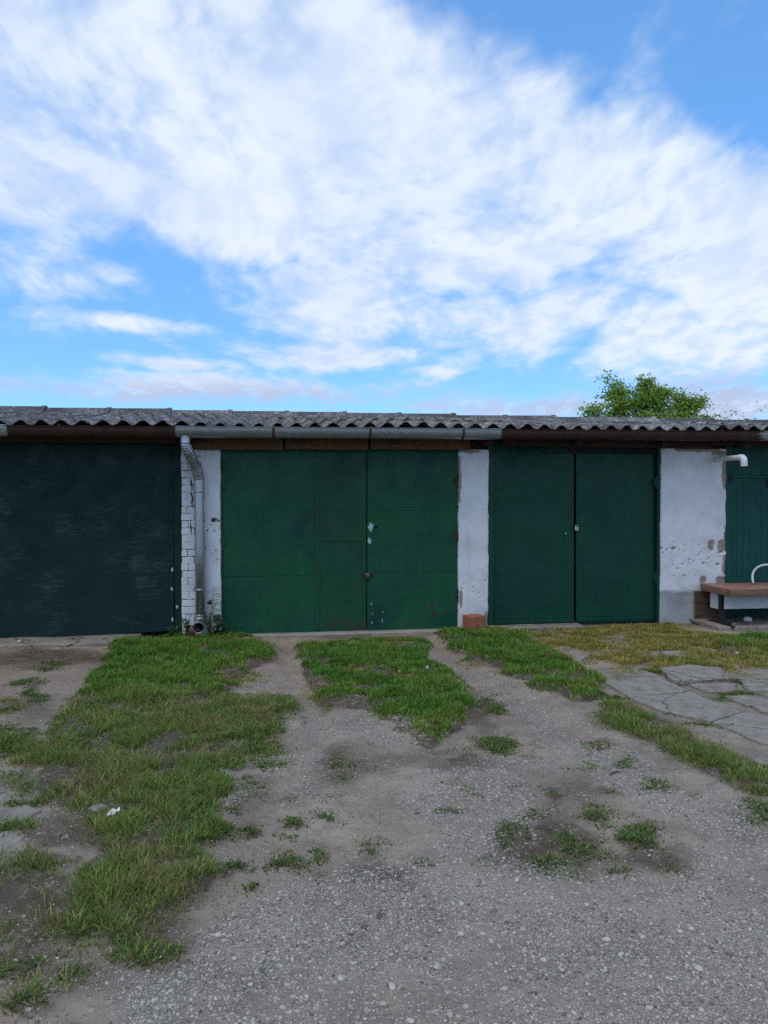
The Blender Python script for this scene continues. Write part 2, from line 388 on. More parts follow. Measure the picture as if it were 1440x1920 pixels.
def m_fibre():
    m, t, b, co = mat('fibre_cement', 0.95, 0.15)
    r = rnd(t)
    v = t.vm('ADD', co, t.comb(t.m('MULTIPLY', r, 40.0), t.m('MULTIPLY', r, 17.0), 0.0))
    n1 = t.noise(v, 2.2, 6, 0.65); n2 = t.noise(v, 18, 7, 0.7); n3 = t.noise(t.map(v, (1, 0.35, 1)), 34, 5, 0.7)
    g = t.m('ADD', 0.78, t.m('MULTIPLY', r, 0.45))
    c = t.mix(t.step(n1, 0.35, 0.66), (0.075, 0.072, 0.074), (0.15, 0.145, 0.14))
    c = t.mix(t.m('MULTIPLY', t.step(t.m('ADD', n3, t.m('MULTIPLY', n1, .35)), 0.70, 0.80), 0.75), c, (0.38, 0.37, 0.35))          # pale lichen
    c = t.mix(t.m('MULTIPLY', t.step(n2, 0.60, 0.70), 0.8), c, (0.028, 0.026, 0.026))       # black crust
    c = t.mix(t.m('MULTIPLY', t.step(t.noise(v, 4.5, 5, 0.65), 0.62, 0.70), 0.6), c, (0.13, 0.065, 0.035))  # rusty lichen
    c = t.mix(1.0, c, t.comb(g, g, g), 'MULTIPLY')
    t.l.new(c, b.inputs['Base Color']); bump(t, b, t.m('ADD', n2, t.m('MULTIPLY', n3, 0.8)), 0.8, 0.012)
    return m
M_fibre = m_fibre()

# ================================================================== GROUND
# vegetation and gravel layout: outlines read off the photograph, laid on the ground
LUSH = [[(250, 1182), (330, 1178), (425, 1185), (500, 1212), (512, 1232), (470, 1255), (440, 1290), (400, 1310), (250, 1335), (160, 1312), (185, 1265), (215, 1215)],
        [(556, 1214), (660, 1207), (800, 1203), (792, 1232), (830, 1265), (872, 1295), (880, 1335), (845, 1370), (805, 1402), (765, 1385), (735, 1345), (690, 1322), (640, 1325), (590, 1315), (572, 1270)],
        [(815, 1182), (930, 1180), (985, 1197), (1010, 1215), (1080, 1245), (1148, 1300), (1090, 1312), (1010, 1292), (920, 1252), (858, 1225)],
        [(1335, 1203), (1440, 1194), (1440, 1226), (1350, 1222)]]
MID = [[(150, 1310), (250, 1330), (420, 1303), (545, 1342), (535, 1370), (470, 1400), (430, 1440), (412, 1530), (400, 1600), (385, 1660), (300, 1705), (250, 1725), (60, 1768), (50, 1740), (150, 1685), (165, 1600), (140, 1520), (75, 1500), (50, 1440), (95, 1365)],
       [(1098, 1322), (1160, 1318), (1250, 1350), (1300, 1375), (1440, 1450), (1440, 1500), (1330, 1455), (1260, 1410), (1160, 1365)],
       [(0, 1385), (25, 1365), (40, 1390), (0, 1430)]]
SPOT = [(655, 1430, 45, 25, .5), (850, 1418, 48, 14, .8), (930, 1395, 38, 18, .8), (925, 1320, 26, 20, .9), (560, 1535, 20, 14, .9), (475, 1562, 26, 14, .7), (530, 1612, 28, 16, .8),
        (680, 1590, 32, 26, .55), (570, 1585, 14, 9, .8), (1030, 1590, 85, 55, .55), (1000, 1565, 30, 16, .9), (1060, 1610, 30, 16, .9), (1010, 1625, 26, 14, .9), (1075, 1560, 22, 12, .9), (985, 1600, 18, 12, .8), (1240, 1262, 60, 5, .8), (1290, 1284, 60, 5, .8), (1180, 1312, 70, 4, .7), (1390, 1305, 60, 5, .8), (1370, 1280, 30, 6, .8), (1335, 1358, 50, 5, .7), (1300, 1340, 60, 5, .6), (20, 1570, 50, 6, .9), (40, 1505, 40, 6, .8), (1190, 1565, 36, 20, .85), (1155, 1652, 22, 13, .9), (1255, 1625, 34, 14, .6), (1130, 1525, 30, 18, .7),
        (1040, 1492, 28, 20, .8), (1240, 1468, 30, 16, .6), (490, 1402, 26, 16, .8), (375, 1498, 28, 16, 1), (440, 1618, 44, 16, .9), (480, 1660, 14, 9, .8), (88, 1250, 24, 9, 1), (55, 1285, 32, 10, .7),
        (65, 1308, 20, 18, 1), (25, 1385, 30, 30, .9), (30, 1540, 42, 16, 1), (95, 1578, 46, 14, 1), (50, 1645, 46, 20, .6), (1430, 1530, 40, 20, .8), (420, 1425, 44, 18, .7), (470, 1385, 46, 14, .7), (520, 1490, 26, 10, .5), (405, 1565, 40, 18, .7), (610, 1535, 26, 8, .5), (705, 1535, 24, 8, .4), (850, 1522, 30, 7, .45), (965, 1482, 24, 8, .5), (1085, 1432, 28, 8, .5), (1180, 1425, 30, 9, .5), (1155, 1485, 26, 9, .5), (1295, 1492, 26, 9, .5), (1335, 1452, 34, 9, .5), (455, 1520, 24, 14, .6), (590, 1640, 20, 7, .4), (640, 1660, 20, 7, .3), (395, 1660, 26, 12, .6), (540, 1560, 16, 7, .5), (1100, 1600, 50, 30, .4), (940, 1620, 30, 16, .35), (800, 1600, 30, 12, .5), (860, 1475, 40, 10, .4),
        (1210, 1605, 45, 10, .5), (980, 1540, 30, 16, .5), (720, 1640, 25, 14, .3), (1110, 1395, 36, 12, .6), (1000, 1415, 30, 12, .5), (620, 1490, 30, 12, .35), (450, 1470, 35, 30, .45), (110, 1800, 60, 16, .4), (130, 1845, 60, 22, .7), (250, 1785, 60, 22, .7), (320, 1765, 40, 18, .6), (70, 1880, 40, 14, .6),
        (10, 1810, 30, 22, .7), (1060, 1640, 50, 24, .35), (480, 1330, 50, 26, .6), (500, 1440, 24, 14, .5), (100, 1205, 80, 6, .5), (165, 1198, 40, 5, .8)]
MIDS = [(60, 1420, 60, 36, .6), (30, 1475, 44, 20, .5), (40, 1640, 70, 40, .55), (100, 1700, 90, 30, .5), (30, 1765, 60, 30, .5), (60, 1560, 60, 30, .5), (170, 1860, 90, 24, .35), (500, 1330, 60, 26, .6), (480, 1400, 60, 40, .4), (190, 1735, 150, 36, .8), (110, 1800, 110, 30, .4), (260, 1775, 90, 28, .5), (80, 1870, 80, 24, .4), (330, 1760, 50, 24, .45), (280, 1640, 130, 90, .9), (270, 1330, 90, 40, .8), (60, 1560, 60, 40, .4), (340, 1690, 60, 40, .5), (100, 1660, 50, 40, .4), (10, 1330, 30, 20, .4), (1330, 1330, 40, 10, .3), (1300, 1250, 40, 8, .4)]
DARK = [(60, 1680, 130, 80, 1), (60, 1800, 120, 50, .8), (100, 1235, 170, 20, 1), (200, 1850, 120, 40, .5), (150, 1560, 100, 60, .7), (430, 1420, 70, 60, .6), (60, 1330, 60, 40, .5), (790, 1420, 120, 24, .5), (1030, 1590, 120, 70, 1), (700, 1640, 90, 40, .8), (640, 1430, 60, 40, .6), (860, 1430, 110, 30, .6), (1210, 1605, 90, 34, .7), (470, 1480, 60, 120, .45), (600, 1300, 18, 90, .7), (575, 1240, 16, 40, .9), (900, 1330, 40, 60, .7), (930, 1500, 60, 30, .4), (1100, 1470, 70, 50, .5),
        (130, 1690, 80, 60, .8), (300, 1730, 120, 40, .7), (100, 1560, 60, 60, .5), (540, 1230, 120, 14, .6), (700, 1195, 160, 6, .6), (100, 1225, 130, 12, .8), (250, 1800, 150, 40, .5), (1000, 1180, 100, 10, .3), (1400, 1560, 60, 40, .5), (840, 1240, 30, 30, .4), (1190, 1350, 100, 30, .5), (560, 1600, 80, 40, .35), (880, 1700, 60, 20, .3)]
DRY = [[(935, 1188), (1060, 1180), (1240, 1174), (1320, 1190), (1440, 1212), (1440, 1265), (1340, 1252), (1290, 1246), (1235, 1262), (1160, 1250), (1080, 1228), (1000, 1212)]]
DRYS = [(650, 1263, 40, 10, .8), (745, 1278, 40, 10, .7), (905, 1245, 22, 10, .8), (450, 1275, 60, 18, .5), (470, 1560, 24, 12, .9), (1050, 1238, 60, 18, .8), (1170, 1268, 40, 12, .7), (600, 1300, 40, 14, .5)]
GRAV = [[(250, 1940), (330, 1800), (430, 1720), (600, 1640), (760, 1600), (860, 1545), (960, 1610), (1100, 1660), (1250, 1665), (1310, 1560), (1440, 1500), (1500, 1940)],
        [(470, 1270), (510, 1262), (560, 1335), (640, 1345), (720, 1345), (790, 1400), (700, 1380), (560, 1370), (500, 1330)],
        [(790, 1240), (840, 1238), (960, 1290), (1100, 1350), (1250, 1455), (1440, 1520), (1440, 1620), (1200, 1500), (1050, 1400), (940, 1320), (850, 1270)],
        [(800, 1450), (960, 1440), (1000, 1520), (960, 1600), (830, 1560), (760, 1500)],
        [(400, 1440), (440, 1430), (450, 1530), (410, 1530)]]
GRAVS = [(740, 1360, 60, 26, .8), (960, 1425, 70, 12, .7), (1060, 1200, 60, 12, .5), (300, 1850, 60, 40, .3), (560, 1440, 60, 60, .25)]
RUT = [[(512, 1202), (548, 1202), (562, 1260), (600, 1330), (640, 1392), (600, 1400), (565, 1345), (532, 1270)], [(796, 1200), (822, 1200), (862, 1238), (940, 1282), (1060, 1345), (1170, 1425), (1130, 1430), (1020, 1365), (900, 1300), (836, 1255)]]
SAND = [[(0, 1240), (150, 1250), (210, 1260), (120, 1310), (60, 1360), (0, 1400)], [(0, 1780), (120, 1740), (300, 1720), (420, 1600), (520, 1560), (520, 1640), (330, 1760), (60, 1910), (0, 1930)]]
BARE = [(650, 1262, 34, 8, .8), (745, 1278, 40, 9, .75), (905, 1245, 24, 9, .8), (450, 1280, 60, 16, .6), (600, 1302, 50, 16, .6), (160, 1270, 30, 14, .5), (720, 1300, 60, 8, .5), (300, 1205, 60, 6, .4)]
STEP = 4
GW, GY0, GH = 1440 // STEP + 1, 1150, (1940 - 1150) // STEP + 1
_gx, _gy = np.meshgrid(np.arange(GW) * STEP, GY0 + np.arange(GH) * STEP)
def inpoly(poly, x, y):
    r = np.zeros(x.shape, bool); n = len(poly)
    for i in range(n):
        (x0, y0), (x1, y1) = poly[i], poly[(i + 1) % n]
        if y0 == y1: continue
        c = ((y0 > y) != (y1 > y)) & (x < (x1 - x0) * (y - y0) / (y1 - y0) + x0); r ^= c
    return r
def raster(polys, spots=(), v=1.0, soft=5):
    a = np.zeros(_gx.shape)
    for p in polys: a = np.maximum(a, inpoly(p, _gx, _gy) * v)
    for _ in range(soft):
        b = np.pad(a, 1, mode='edge'); a = (b[:-2, 1:-1] + b[2:, 1:-1] + b[1:-1, :-2] + b[1:-1, 2:] + 2 * a) / 6
    for (cx, cy, rx, ry, k) in spots:
        a = np.maximum(a, min(1, k * 1.2) * np.exp(-(((_gx - cx) / rx) ** 2 + ((_gy - cy) / ry) ** 2) ** 1.3))
    return a
R_LUSH, R_MID, R_DRY, R_GRAV, R_SAND, R_SPOT, R_DARK, R_RUT = raster(LUSH, soft=6), raster(MID, MIDS, 0.95, soft=14), raster(DRY, DRYS), raster(GRAV, GRAVS), raster(SAND), raster([], SPOT), raster([], DARK), raster(RUT, soft=5)
R_LUSH = R_LUSH * (1 - raster([], BARE))
def look(rst, x, y, z, amp=1.0):
    """read a layout at world points, edges roughened by ground-space noise"""
    wx = (fbm(x * 4.2 + 5, y * 4.2, 4) - 0.5) * 0.26 * amp; wy = (fbm(x * 4.2 + 40, y * 4.2 + 9, 4) - 0.5) * 0.36 * amp
    px, py = proj(x + wx, y + wy, z)
    px = np.clip(px, 0, 1439) / STEP; py = np.clip((np.clip(py, 1182, 1936) - GY0) / STEP, 0, GH - 1.001)
    i = np.clip(py.astype(int), 0, GH - 2); j = np.clip(px.astype(int), 0, GW - 2); fy = py - i; fx = px - j
    return (rst[i, j] * (1 - fx) + rst[i, j + 1] * fx) * (1 - fy) + (rst[i + 1, j] * (1 - fx) + rst[i + 1, j + 1] * fx) * fy
def facade_d(x, y): return (x - P0.x) * N.x + (y - P0.y) * N.y
def gheight(x, y):
    x = np.asarray(x, float); y = np.asarray(y, float); z0 = gbase(y)
    g = np.clip(look(R_LUSH, x, y, z0), 0, 1); m = np.maximum(look(R_MID, x, y, z0), .6 * look(R_SPOT, x, y, z0)); gr = look(R_GRAV, x, y, z0)
    near = np.clip((y - 1.0) / 1.0, 0, 1) * np.clip((11 - y) / 1.5, 0, 1) * np.clip((9 - np.abs(x)) / 1.5, 0, 1)
    h = 0.042 * np.clip(g * 1.6, 0, 1) + 0.018 * m - 0.024 * look(R_RUT, x, y, z0, .5) + 0.020 * (fbm(x * 0.9, y * 0.9, 3) - 0.5) + 0.018 * (fbm(x * 4, y * 4 + 50, 3) - 0.5) + 0.007 * (fbm(x * 17, y * 17, 3) - 0.5)
    fd = facade_d(x, y); h = h * np.clip((fd + 0.02) / 0.35, 0.15, 1)
    return z0 + h * near
def axis(a, b, st, far):
    f = np.arange(a, b + st / 2, st); g = [far, far * .5, far * .2, far * .08]
    lo = [a - q for q in g]; hi = [b + q for q in g[::-1]]
    mids = [a - 6, a - 2.5, a - 1, a - .3]; mide = [b + .3, b + 1, b + 2.5, b + 6]
    return np.array(lo + mids + list(f) + mide + hi)
ax = axis(-4.4, 5.2, 0.024, 900); ay = axis(1.4, 9.2, 0.022, 900)
X, Y = np.meshgrid(ax, ay); Z = gheight(X, Y)
nx, ny = len(ax), len(ay)
lush = np.clip(look(R_LUSH, X, Y, Z), 0, 1); mid = np.maximum(look(R_MID, X, Y, Z), .75 * look(R_SPOT, X, Y, Z)); dry = look(R_DRY, X, Y, Z); grv = look(R_GRAV, X, Y, Z); snd = look(R_SAND, X, Y, Z)
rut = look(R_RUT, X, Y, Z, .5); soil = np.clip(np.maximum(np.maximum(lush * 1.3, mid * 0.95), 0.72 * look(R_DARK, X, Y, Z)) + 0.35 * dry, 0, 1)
idx = np.arange(nx * ny).reshape(ny, nx)
fc = np.stack([idx[:-1, :-1], idx[:-1, 1:], idx[1:, 1:], idx[1:, :-1]], -1).reshape(-1, 4)
me = npmesh('ground', np.stack([X, Y, Z], -1).reshape(-1, 3), fc, np.stack([soil * (1 - .6 * rut), grv, np.maximum(snd, .6 * rut)], -1).reshape(-1, 3), smooth=True)
def m_ground():
    m, t, b, co = mat('dirt_and_gravel', 0.95, 0.15)
    at = t.xyz(t.new('ShaderNodeAttribute', attribute_name='Col').outputs['Color'])
    n1 = t.noise(co, 2.0, 6, 0.66); n2 = t.noise(co, 9, 6, 0.68); n3 = t.noise(co, 60, 5, 0.72)
    c = t.mix(t.step(n1, 0.36, 0.66), (0.198, 0.162, 0.126), (0.308, 0.255, 0.198))
    c = t.mix(t.m('MULTIPLY', t.step(n2, 0.5, 0.72), 0.55), c, (0.118, 0.094, 0.074))
    c = t.mix(t.m('MULTIPLY', at[2], 0.7), c, t.mix(n2, (0.27, 0.215, 0.165), (0.20, 0.158, 0.12)))
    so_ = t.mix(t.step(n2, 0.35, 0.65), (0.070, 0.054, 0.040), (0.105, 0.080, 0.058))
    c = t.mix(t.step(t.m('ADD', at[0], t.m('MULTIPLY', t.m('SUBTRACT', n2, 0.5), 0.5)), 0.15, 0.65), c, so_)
    # pale grit: cells of two sizes, each its own tone
    gm = None
    for sc, th in ((42, 0.46), (80, 0.38), (150, 0.34), (290, 0.30)):
        vc = t.vor(co, sc, 'Color'); vd = t.vor(co, sc, 'Distance'); r = t.xyz(vc)
        on = t.m('MULTIPLY', t.step(r[0], th + 0.25, th + 0.30), t.step(vd, 0.44, 0.36))
        on = t.m('MULTIPLY', on, t.step(t.m('ADD', at[1], t.m('ADD', t.m('MULTIPLY', t.m('SUBTRACT', n2, 0.5), 1.8), 0.30)), 0.15, 0.70))
        c = t.mix(t.m('MULTIPLY', on, 0.85), c, t.mix(r[1], (0.29, 0.25, 0.205), (0.50, 0.45, 0.385)))
        gm = on if gm is None else t.m('MAXIMUM', gm, on)
    c = t.mix(t.m('MULTIPLY', t.step(n3, 0.54, 0.68), 0.65), c, (0.062, 0.050, 0.041))
    t.l.new(c, b.inputs['Base Color'])
    h = t.m('ADD', t.m('MULTIPLY', gm, 0.7), t.m('ADD', t.m('MULTIPLY', n3, 0.9), n2))
    bump(t, b, h, 0.8, 0.008)
    return m
M_ground = m_ground()
ground = tag(link('ground', me, M_ground), 'bare grey dirt and gravel yard with patches of grass', 'ground', kind='structure')

# ================================================================== GARAGE ROW
G = empty('garage_row', P0, AL)
tag(G, 'row of low garages with dark green doors, white pillars and corrugated roof', 'garage')
# in G: x along the facade, y into the building (= -d), z up
def rect(px0, px1, py0, py1, d):
    pm = (px0 + px1) / 2
    return fs(px0, d), fs(px1, d), fz(pm, py1, d)[1], fz(pm, py0, d)[1]
SL, SR = -6.2, 6.4              # ends of the row
EZ = lambda s: 2.143 + 0.006 * s      # gutter rim height along the row
# --- back body: walls closing the garages
b_ = MB(); b_.box(SL, SR, 4.9, 5.0, -0.05, 2.15); b_.box(SL, SL + .1, .12, 4.9, -0.05, 2.1); b_.box(SR - .1, SR, .12, 4.9, -0.05, 2.1)
b_.done('wall', M_plaster, G)
b_ = MB(); b_.box(SL, SR, 0.075, 0.16, 1.93, 2.20); b_.done('lintel_beam', M_wood_d, G)
b_ = MB(); b_.box(SL, SR, 0.22, 4.9, 1.96, 2.0); b_.done('ceiling', M_wood_d, G)
b_ = MB(); b_.box(SL, SR, 0.14, 4.9, -0.3, 0.012); b_.done('garage_floor', M_conc, G)

# --- pillars
def plaster(name, px0, px1, py0, py1, patches=(), grey=None, d=0.0, depth=0.34, rag=0.010, res=0.012, seed=0, pits=None, parent=G):
    x0, x1, z0, z1 = rect(px0, px1, py0, py1, d); z0 = min(z0, -0.03)
    nxx = max(4, int((x1 - x0) / res)); nz = int((z1 - z0) / res)
    gx, gz = np.meshgrid(np.linspace(x0, x1, nxx + 1), np.linspace(z0, z1, nz + 1))
    ed = np.minimum(gx - x0, x1 - gx)
    gx2 = gx + np.where(ed < 1e-6, 1, 0) * np.sign(gx - (x0 + x1) / 2) * (fbm(gz * 9 + seed, gx * 3, 4) - 0.5) * 2 * rag
    hh = (fbm(gx * 6 + seed, gz * 6, 4) - 0.5) * 0.012 + (fbm(gx * 2 + seed, gz * 2, 2) - 0.5) * 0.02
    wear = np.zeros(gx.shape); gr = np.zeros(gx.shape); pit = np.zeros(gx.shape)
    for (cx, cy, rx, ry) in patches:
        pxs, pzs = fz(cx, cy, d); k = 8.6 / F
        q = ((gx - pxs) / (rx * k)) ** 2 + ((gz - pzs) / (ry * k)) ** 2
        wear = np.maximum(wear, np.clip((1.25 - q - 1.6 * (fbm(gx * 16 + seed, gz * 16, 4) - 0.5) * 1.6) / 0.35, 0, 1))
    if grey is not None:
        zg = fz((px0 + px1) / 2, grey, d)[1]; gr = np.clip((zg - gz + 0.05 * (fbm(gx * 8, gz * 8 + seed, 3) - 0.5)) / 0.05, 0, 1)
    if pits is not None:
        nn = fbm(gx * 44 + seed, gz * 60, 2); za, zb = fz(px0, pits[0], d)[1], fz(px0, pits[1], d)[1]
        band = np.exp(-(((gz - (za + zb) / 2) / ((za - zb) * 0.55)) ** 4)); pit = np.clip((nn * band - pits[2]) / 0.06, 0, 1)
    hh = hh - 0.010 * wear - 0.014 * gr - 0.012 * pit
    edge = np.where(ed < 0.012, 0.006, 0)
    yy = -(d) - hh + edge
    V = np.stack([gx2, yy, gz], -1).reshape(-1, 3); ii = np.arange(V.shape[0]).reshape(nz + 1, nxx + 1)
    Fc = np.stack([ii[:-1, :-1], ii[:-1, 1:], ii[1:, 1:], ii[1:, :-1]], -1).reshape(-1, 4)
    # side returns and top
    n0 = len(V); L = V.reshape(nz + 1, nxx + 1, 3)
    def back(vs): q = vs.copy(); q[:, 1] = depth; return q
    V2 = [V]; F2 = [Fc]
    for col, flip in ((0, True), (nxx, False)):
        bk = back(L[:, col]); base = sum(len(q) for q in V2); V2.append(bk); jj = base + np.arange(nz + 1); a = ii[:, col]
        q = np.stack([a[:-1], jj[:-1], jj[1:], a[1:]], -1); F2.append(q[:, ::-1] if flip else q)
    bk = back(L[nz]); base = sum(len(q) for q in V2); V2.append(bk); jj = base + np.arange(nxx + 1); a = ii[nz]
    F2.append(np.stack([a[:-1], a[1:], jj[1:], jj[:-1]], -1))
    VV = np.concatenate(V2); cc = np.zeros((len(VV), 3)); cc[:n0, 0] = wear.ravel(); cc[:n0, 1] = gr.ravel(); cc[:n0, 2] = pit.ravel()
    me = npmesh(name, VV, np.concatenate(F2), cc, smooth=True)
    return link(name, me, M_plaster, parent)
plaster('plaster_pillar', 860.5, 916, 843, 1180, patches=[(862, 905, 3, 30), (861, 870, 3, 16), (864, 1120, 3, 22), (913, 1165, 5, 14), (880, 846, 18, 3)], seed=3, pits=(1070, 1150, 0.80))
plaster('plaster_pillar', 1240, 1362, 841, 1178, patches=[(1360, 890, 6, 26), (1361, 1010, 5, 22), (1334, 1024, 7, 9), (1353, 1026, 8, 12), (1359, 1060, 4, 20), (1356, 1092, 12, 12), (1318, 1088, 7, 9), (1262, 1028, 5, 3),
        (1346, 1058, 4, 3), (1300, 843, 50, 4), (1350, 850, 16, 5)], grey=1107, seed=9, pits=(985, 1105, 0.775))
# exposed bricks low on the right-hand pillar, beside the table
ep = MB(); xs0, xs1, zz0, zz1 = rect(1304, 1362, 1112, 1178, 0.012)
ep.box(xs0, xs1, -0.006, 0.05, -0.03, zz1); ex = ep.done('brick_footing', M_conc, G)
zc = 0.02; row = 0
while zc < zz1 - 0.03:
    x = xs0 - (0.09 if row % 2 else 0.0)
    while x < xs1 - 0.02:
        a, c = max(x, xs0), min(x + 0.24, xs1)
        if c - a > 0.04:
            MB().box(a + .005, c - .005, -0.022 - random.uniform(0, .006), 0.02, zc, zc + 0.062, 0.004, 0.002).done('brick', M_brick, ex)
        x += 0.25
    zc += 0.073; row += 1
# whitewashed brick pillar behind the downpipe
bx0, bx1, bz0, bz1 = rect(340, 413.5, 843, 1180, 0.0); bz0 = -0.04
pm_ = MB(); pm_.box(bx0 + .006, bx1 - .006, 0.0005, 0.34, bz0, bz1 - .004); pillar = pm_.done('brick_pillar', M_mortar, G)
plaster('plaster_coat', 374, 413.5, 843, 1180, patches=[(395, 1130, 6, 5), (402, 975, 4, 3), (408, 1160, 10, 6)], d=.006, depth=.02, seed=21, rag=.006, parent=pillar, pits=(900, 1120, .79))
zc = bz0; row = 0; CH = 0.0735
while zc < bz1 - 0.02:
    top0 = zc + CH
    cuts = [bx0, bx0 + 0.13 + random.uniform(-.012, .012), bx0 + 0.38, bx1] if row % 2 else [bx0, bx0 + 0.065 + random.uniform(-.01, .01), bx0 + 0.19, bx0 + 0.31, bx1]
    bxe = fs(380); cuts = [c for c in cuts if c < bxe - 0.03] + [bxe]
    for i in range(len(cuts) - 1):
        a, c = cuts[i], cuts[i + 1]; tight = 0.0006 if random.random() < (0.9 if (a + c) / 2 > bx0 + 0.2 else 0.45) else 0.0035
        ja = 0.0 if i == 0 else tight; jc = 0.0 if i == len(cuts) - 2 else tight
        e = random.uniform(-.004, .005); top = min(bz1, top0 - (random.choice((.001, .0055, .008)) if (a + c) / 2 < bx0 + .2 else random.choice((.0006, .0006, .0012, .004))))
        MB().box(a + ja + (e if i == 0 else 0), c - jc + (e if i == len(cuts) - 2 else 0), -random.uniform(0.0015, 0.0055), 0.06, zc, top, 0.003, 0.001).done('brick', M_whbrick, pillar)
    zc += CH; row += 1

for j, path_ in enumerate(([(357, 896), (358.5, 905), (360, 915), (358, 924), (361, 934), (359.5, 944), (361.5, 953)], [(357, 975), (358, 990), (358.5, 1004)], [(344, 1149), (350, 1152), (361, 1151)])):
    q1, q2 = [], []
    for i, (px, py) in enumerate(path_):
        x, z = fz(px, py, .006); wv = random.uniform(.004, .010) if i not in (0, len(path_) - 1) else .001
        if j == 2: q1.append((x, -.0066, z + wv)); q2.append((x, -.0066, z - wv))
        else: q1.append((x - wv, -.0066, z)); q2.append((x + wv, -.0066, z))
    k = MB(); k.poly(q1 + q2[::-1]); k.done('crack', M_brick if j == 0 else M_wood_d, pillar)

# --- doors
def bar(x0, x1, y0, y1, z0, z1, name, m, parent, bev=0.003): return MB().box(x0, x1, y0, y1, z0, z1, bev).done(name, m, parent)
def sheet(quad, d, th, name, m, parent, bev=0.0015, warp=0.0):
    """panel from four photo pixels (tl, tr, br, bl)"""
    p = [fz(x, y, d) for x, y in quad]
    tl, tr, br, bl = p
    o = [(bl[0], -d, bl[1]), (br[0], -d, br[1]), (br[0], -d + th, br[1]), (bl[0], -d + th, bl[1]), (tl[0], -d, tl[1]), (tr[0], -d, tr[1]), (tr[0], -d + th, tr[1]), (tl[0], -d + th, tl[1])]
    return MB().hexa(o, bev).done(name, m, parent)
def hinge(px, py, parent, d, m=M_rust, h=0.10, r=0.011):
    x, z = fz(px, py, d); k = MB(); k.tube([(x, -d - r * .6, z - h / 2), (x, -d - r * .6, z - .002), (x, -d - r * .6, z + .002), (x, -d - r * .6, z + h / 2)], r, 10)
    k.box(x - .03, x + .03, -d - .004, -d + .004, z - h * .35, z + h * .35); return k.done('hinge', m, parent, True)
# left garage: one wide boarded leaf
dd = -0.05
x0, x1, z0, z1 = rect(-260, 338, 828, 1200, dd)
f_ = MB(); f_.box(x1 - 0.058, x1 + 0.03, 0.02, 0.14, -0.03, z1 + .05); f_.box(x0, x1 - 0.058, 0.06, 0.14, z1 - .03, z1 + .05)
door1 = f_.done('garage_door', M_blue, G)
sheet([(-260, 836), (326, 831), (326, 1183), (-260, 1215)], dd, 0.04, 'door_leaf', M_blue, door1)
sheet([(318, 840), (326, 840), (326, 1184), (318, 1184)], dd + 0.010, 0.012, 'edge_strip', M_blue, door1)
for (px, py) in ((323, 1068), (322, 1104), (332, 1137), (323, 1162)):
    x, z = fz(px, py, dd + .012); k = MB()
    k.poly([(x + random.uniform(.008, .016) * math.cos(a), 0.0375 if px < 330 else 0.0175, z + random.uniform(.012, .028) * math.sin(a)) for a in np.linspace(0, 2 * math.pi, 9)[:-1]]); k.done('paint_chip', M_bare, door1)
hx, hz_ = fz(-2, 1019, dd); k = MB(); k.box(hx - .10, hx + .012, -.012 + .05 - .03, .05 - .022, hz_ - .008, hz_ + .006, .003); k.box(hx - .03, hx - .012, .02, .05, hz_ - .006, hz_ + .004); k.done('door_handle', M_chrome, door1)
# middle garage: two leaves of welded sheet
dd = -0.045
x0, x1, z0, z1 = rect(415, 861, 842, 1186, dd)
f_ = MB(); f_.box(x0 - .05, x0 + .012, 0.03, 0.14, -0.03, z1 + .05); f_.box(x1 - .012, x1 + .05, 0.03, 0.14, -0.03, z1 + .05); f_.box(x0 + .012, x1 - .012, 0.06, 0.14, z1 - .03, z1 + .05)
door2 = f_.done('garage_door', M_green, G)
yb = lambda px: 1190.5 - (px - 440) * 0.0285
for q, m_, dq in (([(416, 842), (594.5, 842), (594.5, 1079), (416, 1081)], M_green, 0), ([(416, 1081.6), (594.5, 1079.6), (594.5, yb(594)), (416, yb(416))], M_green, .0015),
                  ([(595.5, 842), (686.8, 842), (686.8, 1015), (595.5, 1015)], M_green_b, .003), ([(595.5, 1015.7), (686.8, 1015.7), (686.8, yb(687)), (595.5, yb(595))], M_green_b, .0015),
                  ([(688.6, 842), (858, 842), (858, 957), (688.6, 957)], M_green, .006), ([(688.6, 957.5), (858, 957.5), (858, 1071.5), (688.6, 1072.5)], M_green, .0075), ([(688.6, 1073), (858, 1072), (858, yb(858)), (688.6, yb(688))], M_green, .006)):
    sheet(q, dd + dq, 0.03, 'door_panel', m_, door2)
sheet([(688.8, 843), (700, 843), (700, yb(694) - 1), (688.8, yb(694) - 1)], dd + .012, 0.010, 'cover_strip', M_green, door2)
sheet([(590, 846), (599, 846), (599, yb(594) - 6), (590, yb(594) - 6)], dd + .0062, 0.004, 'cover_strip', M_green_b, door2)
for px, py in ((857, 903), (857, 1002), (860, 1113)): hinge(px, py, door2, dd + .012)
for px, py in ((420, 908), (420, 1014)): hinge(px, py, door2, dd + .01, M_green)
def chip(cx, cy, rx, ry, d, m, parent, n=22, name='paint_chip', seed=0):
    rr = random.Random(seed); x, z = fz(cx, cy, d); kk = 8.2 / F; k = MB()
    pts = []
    for i in range(n):
        a = 2 * math.pi * i / n; r = rr.uniform(.62, 1.15)
        pts.append((x + rx * kk * r * math.cos(a), -d, z + ry * kk * r * math.sin(a)))
    k.poly(pts); return k.done(name, m, parent)
chip(695, 988, 5.5, 8.5, dd + .0135, M_bare, door2, seed=1); chip(692.5, 1014, 3.2, 7, dd + .0135, M_bare, door2, 16, seed=2)
for i in range(12): chip(697 + random.uniform(-2.5, 2.5), 1128 + i * 4.4, random.uniform(.5, 1.6), random.uniform(1, 4), dd + .0137, M_bare if i % 4 == 1 else M_rust, door2, 9, seed=10 + i)
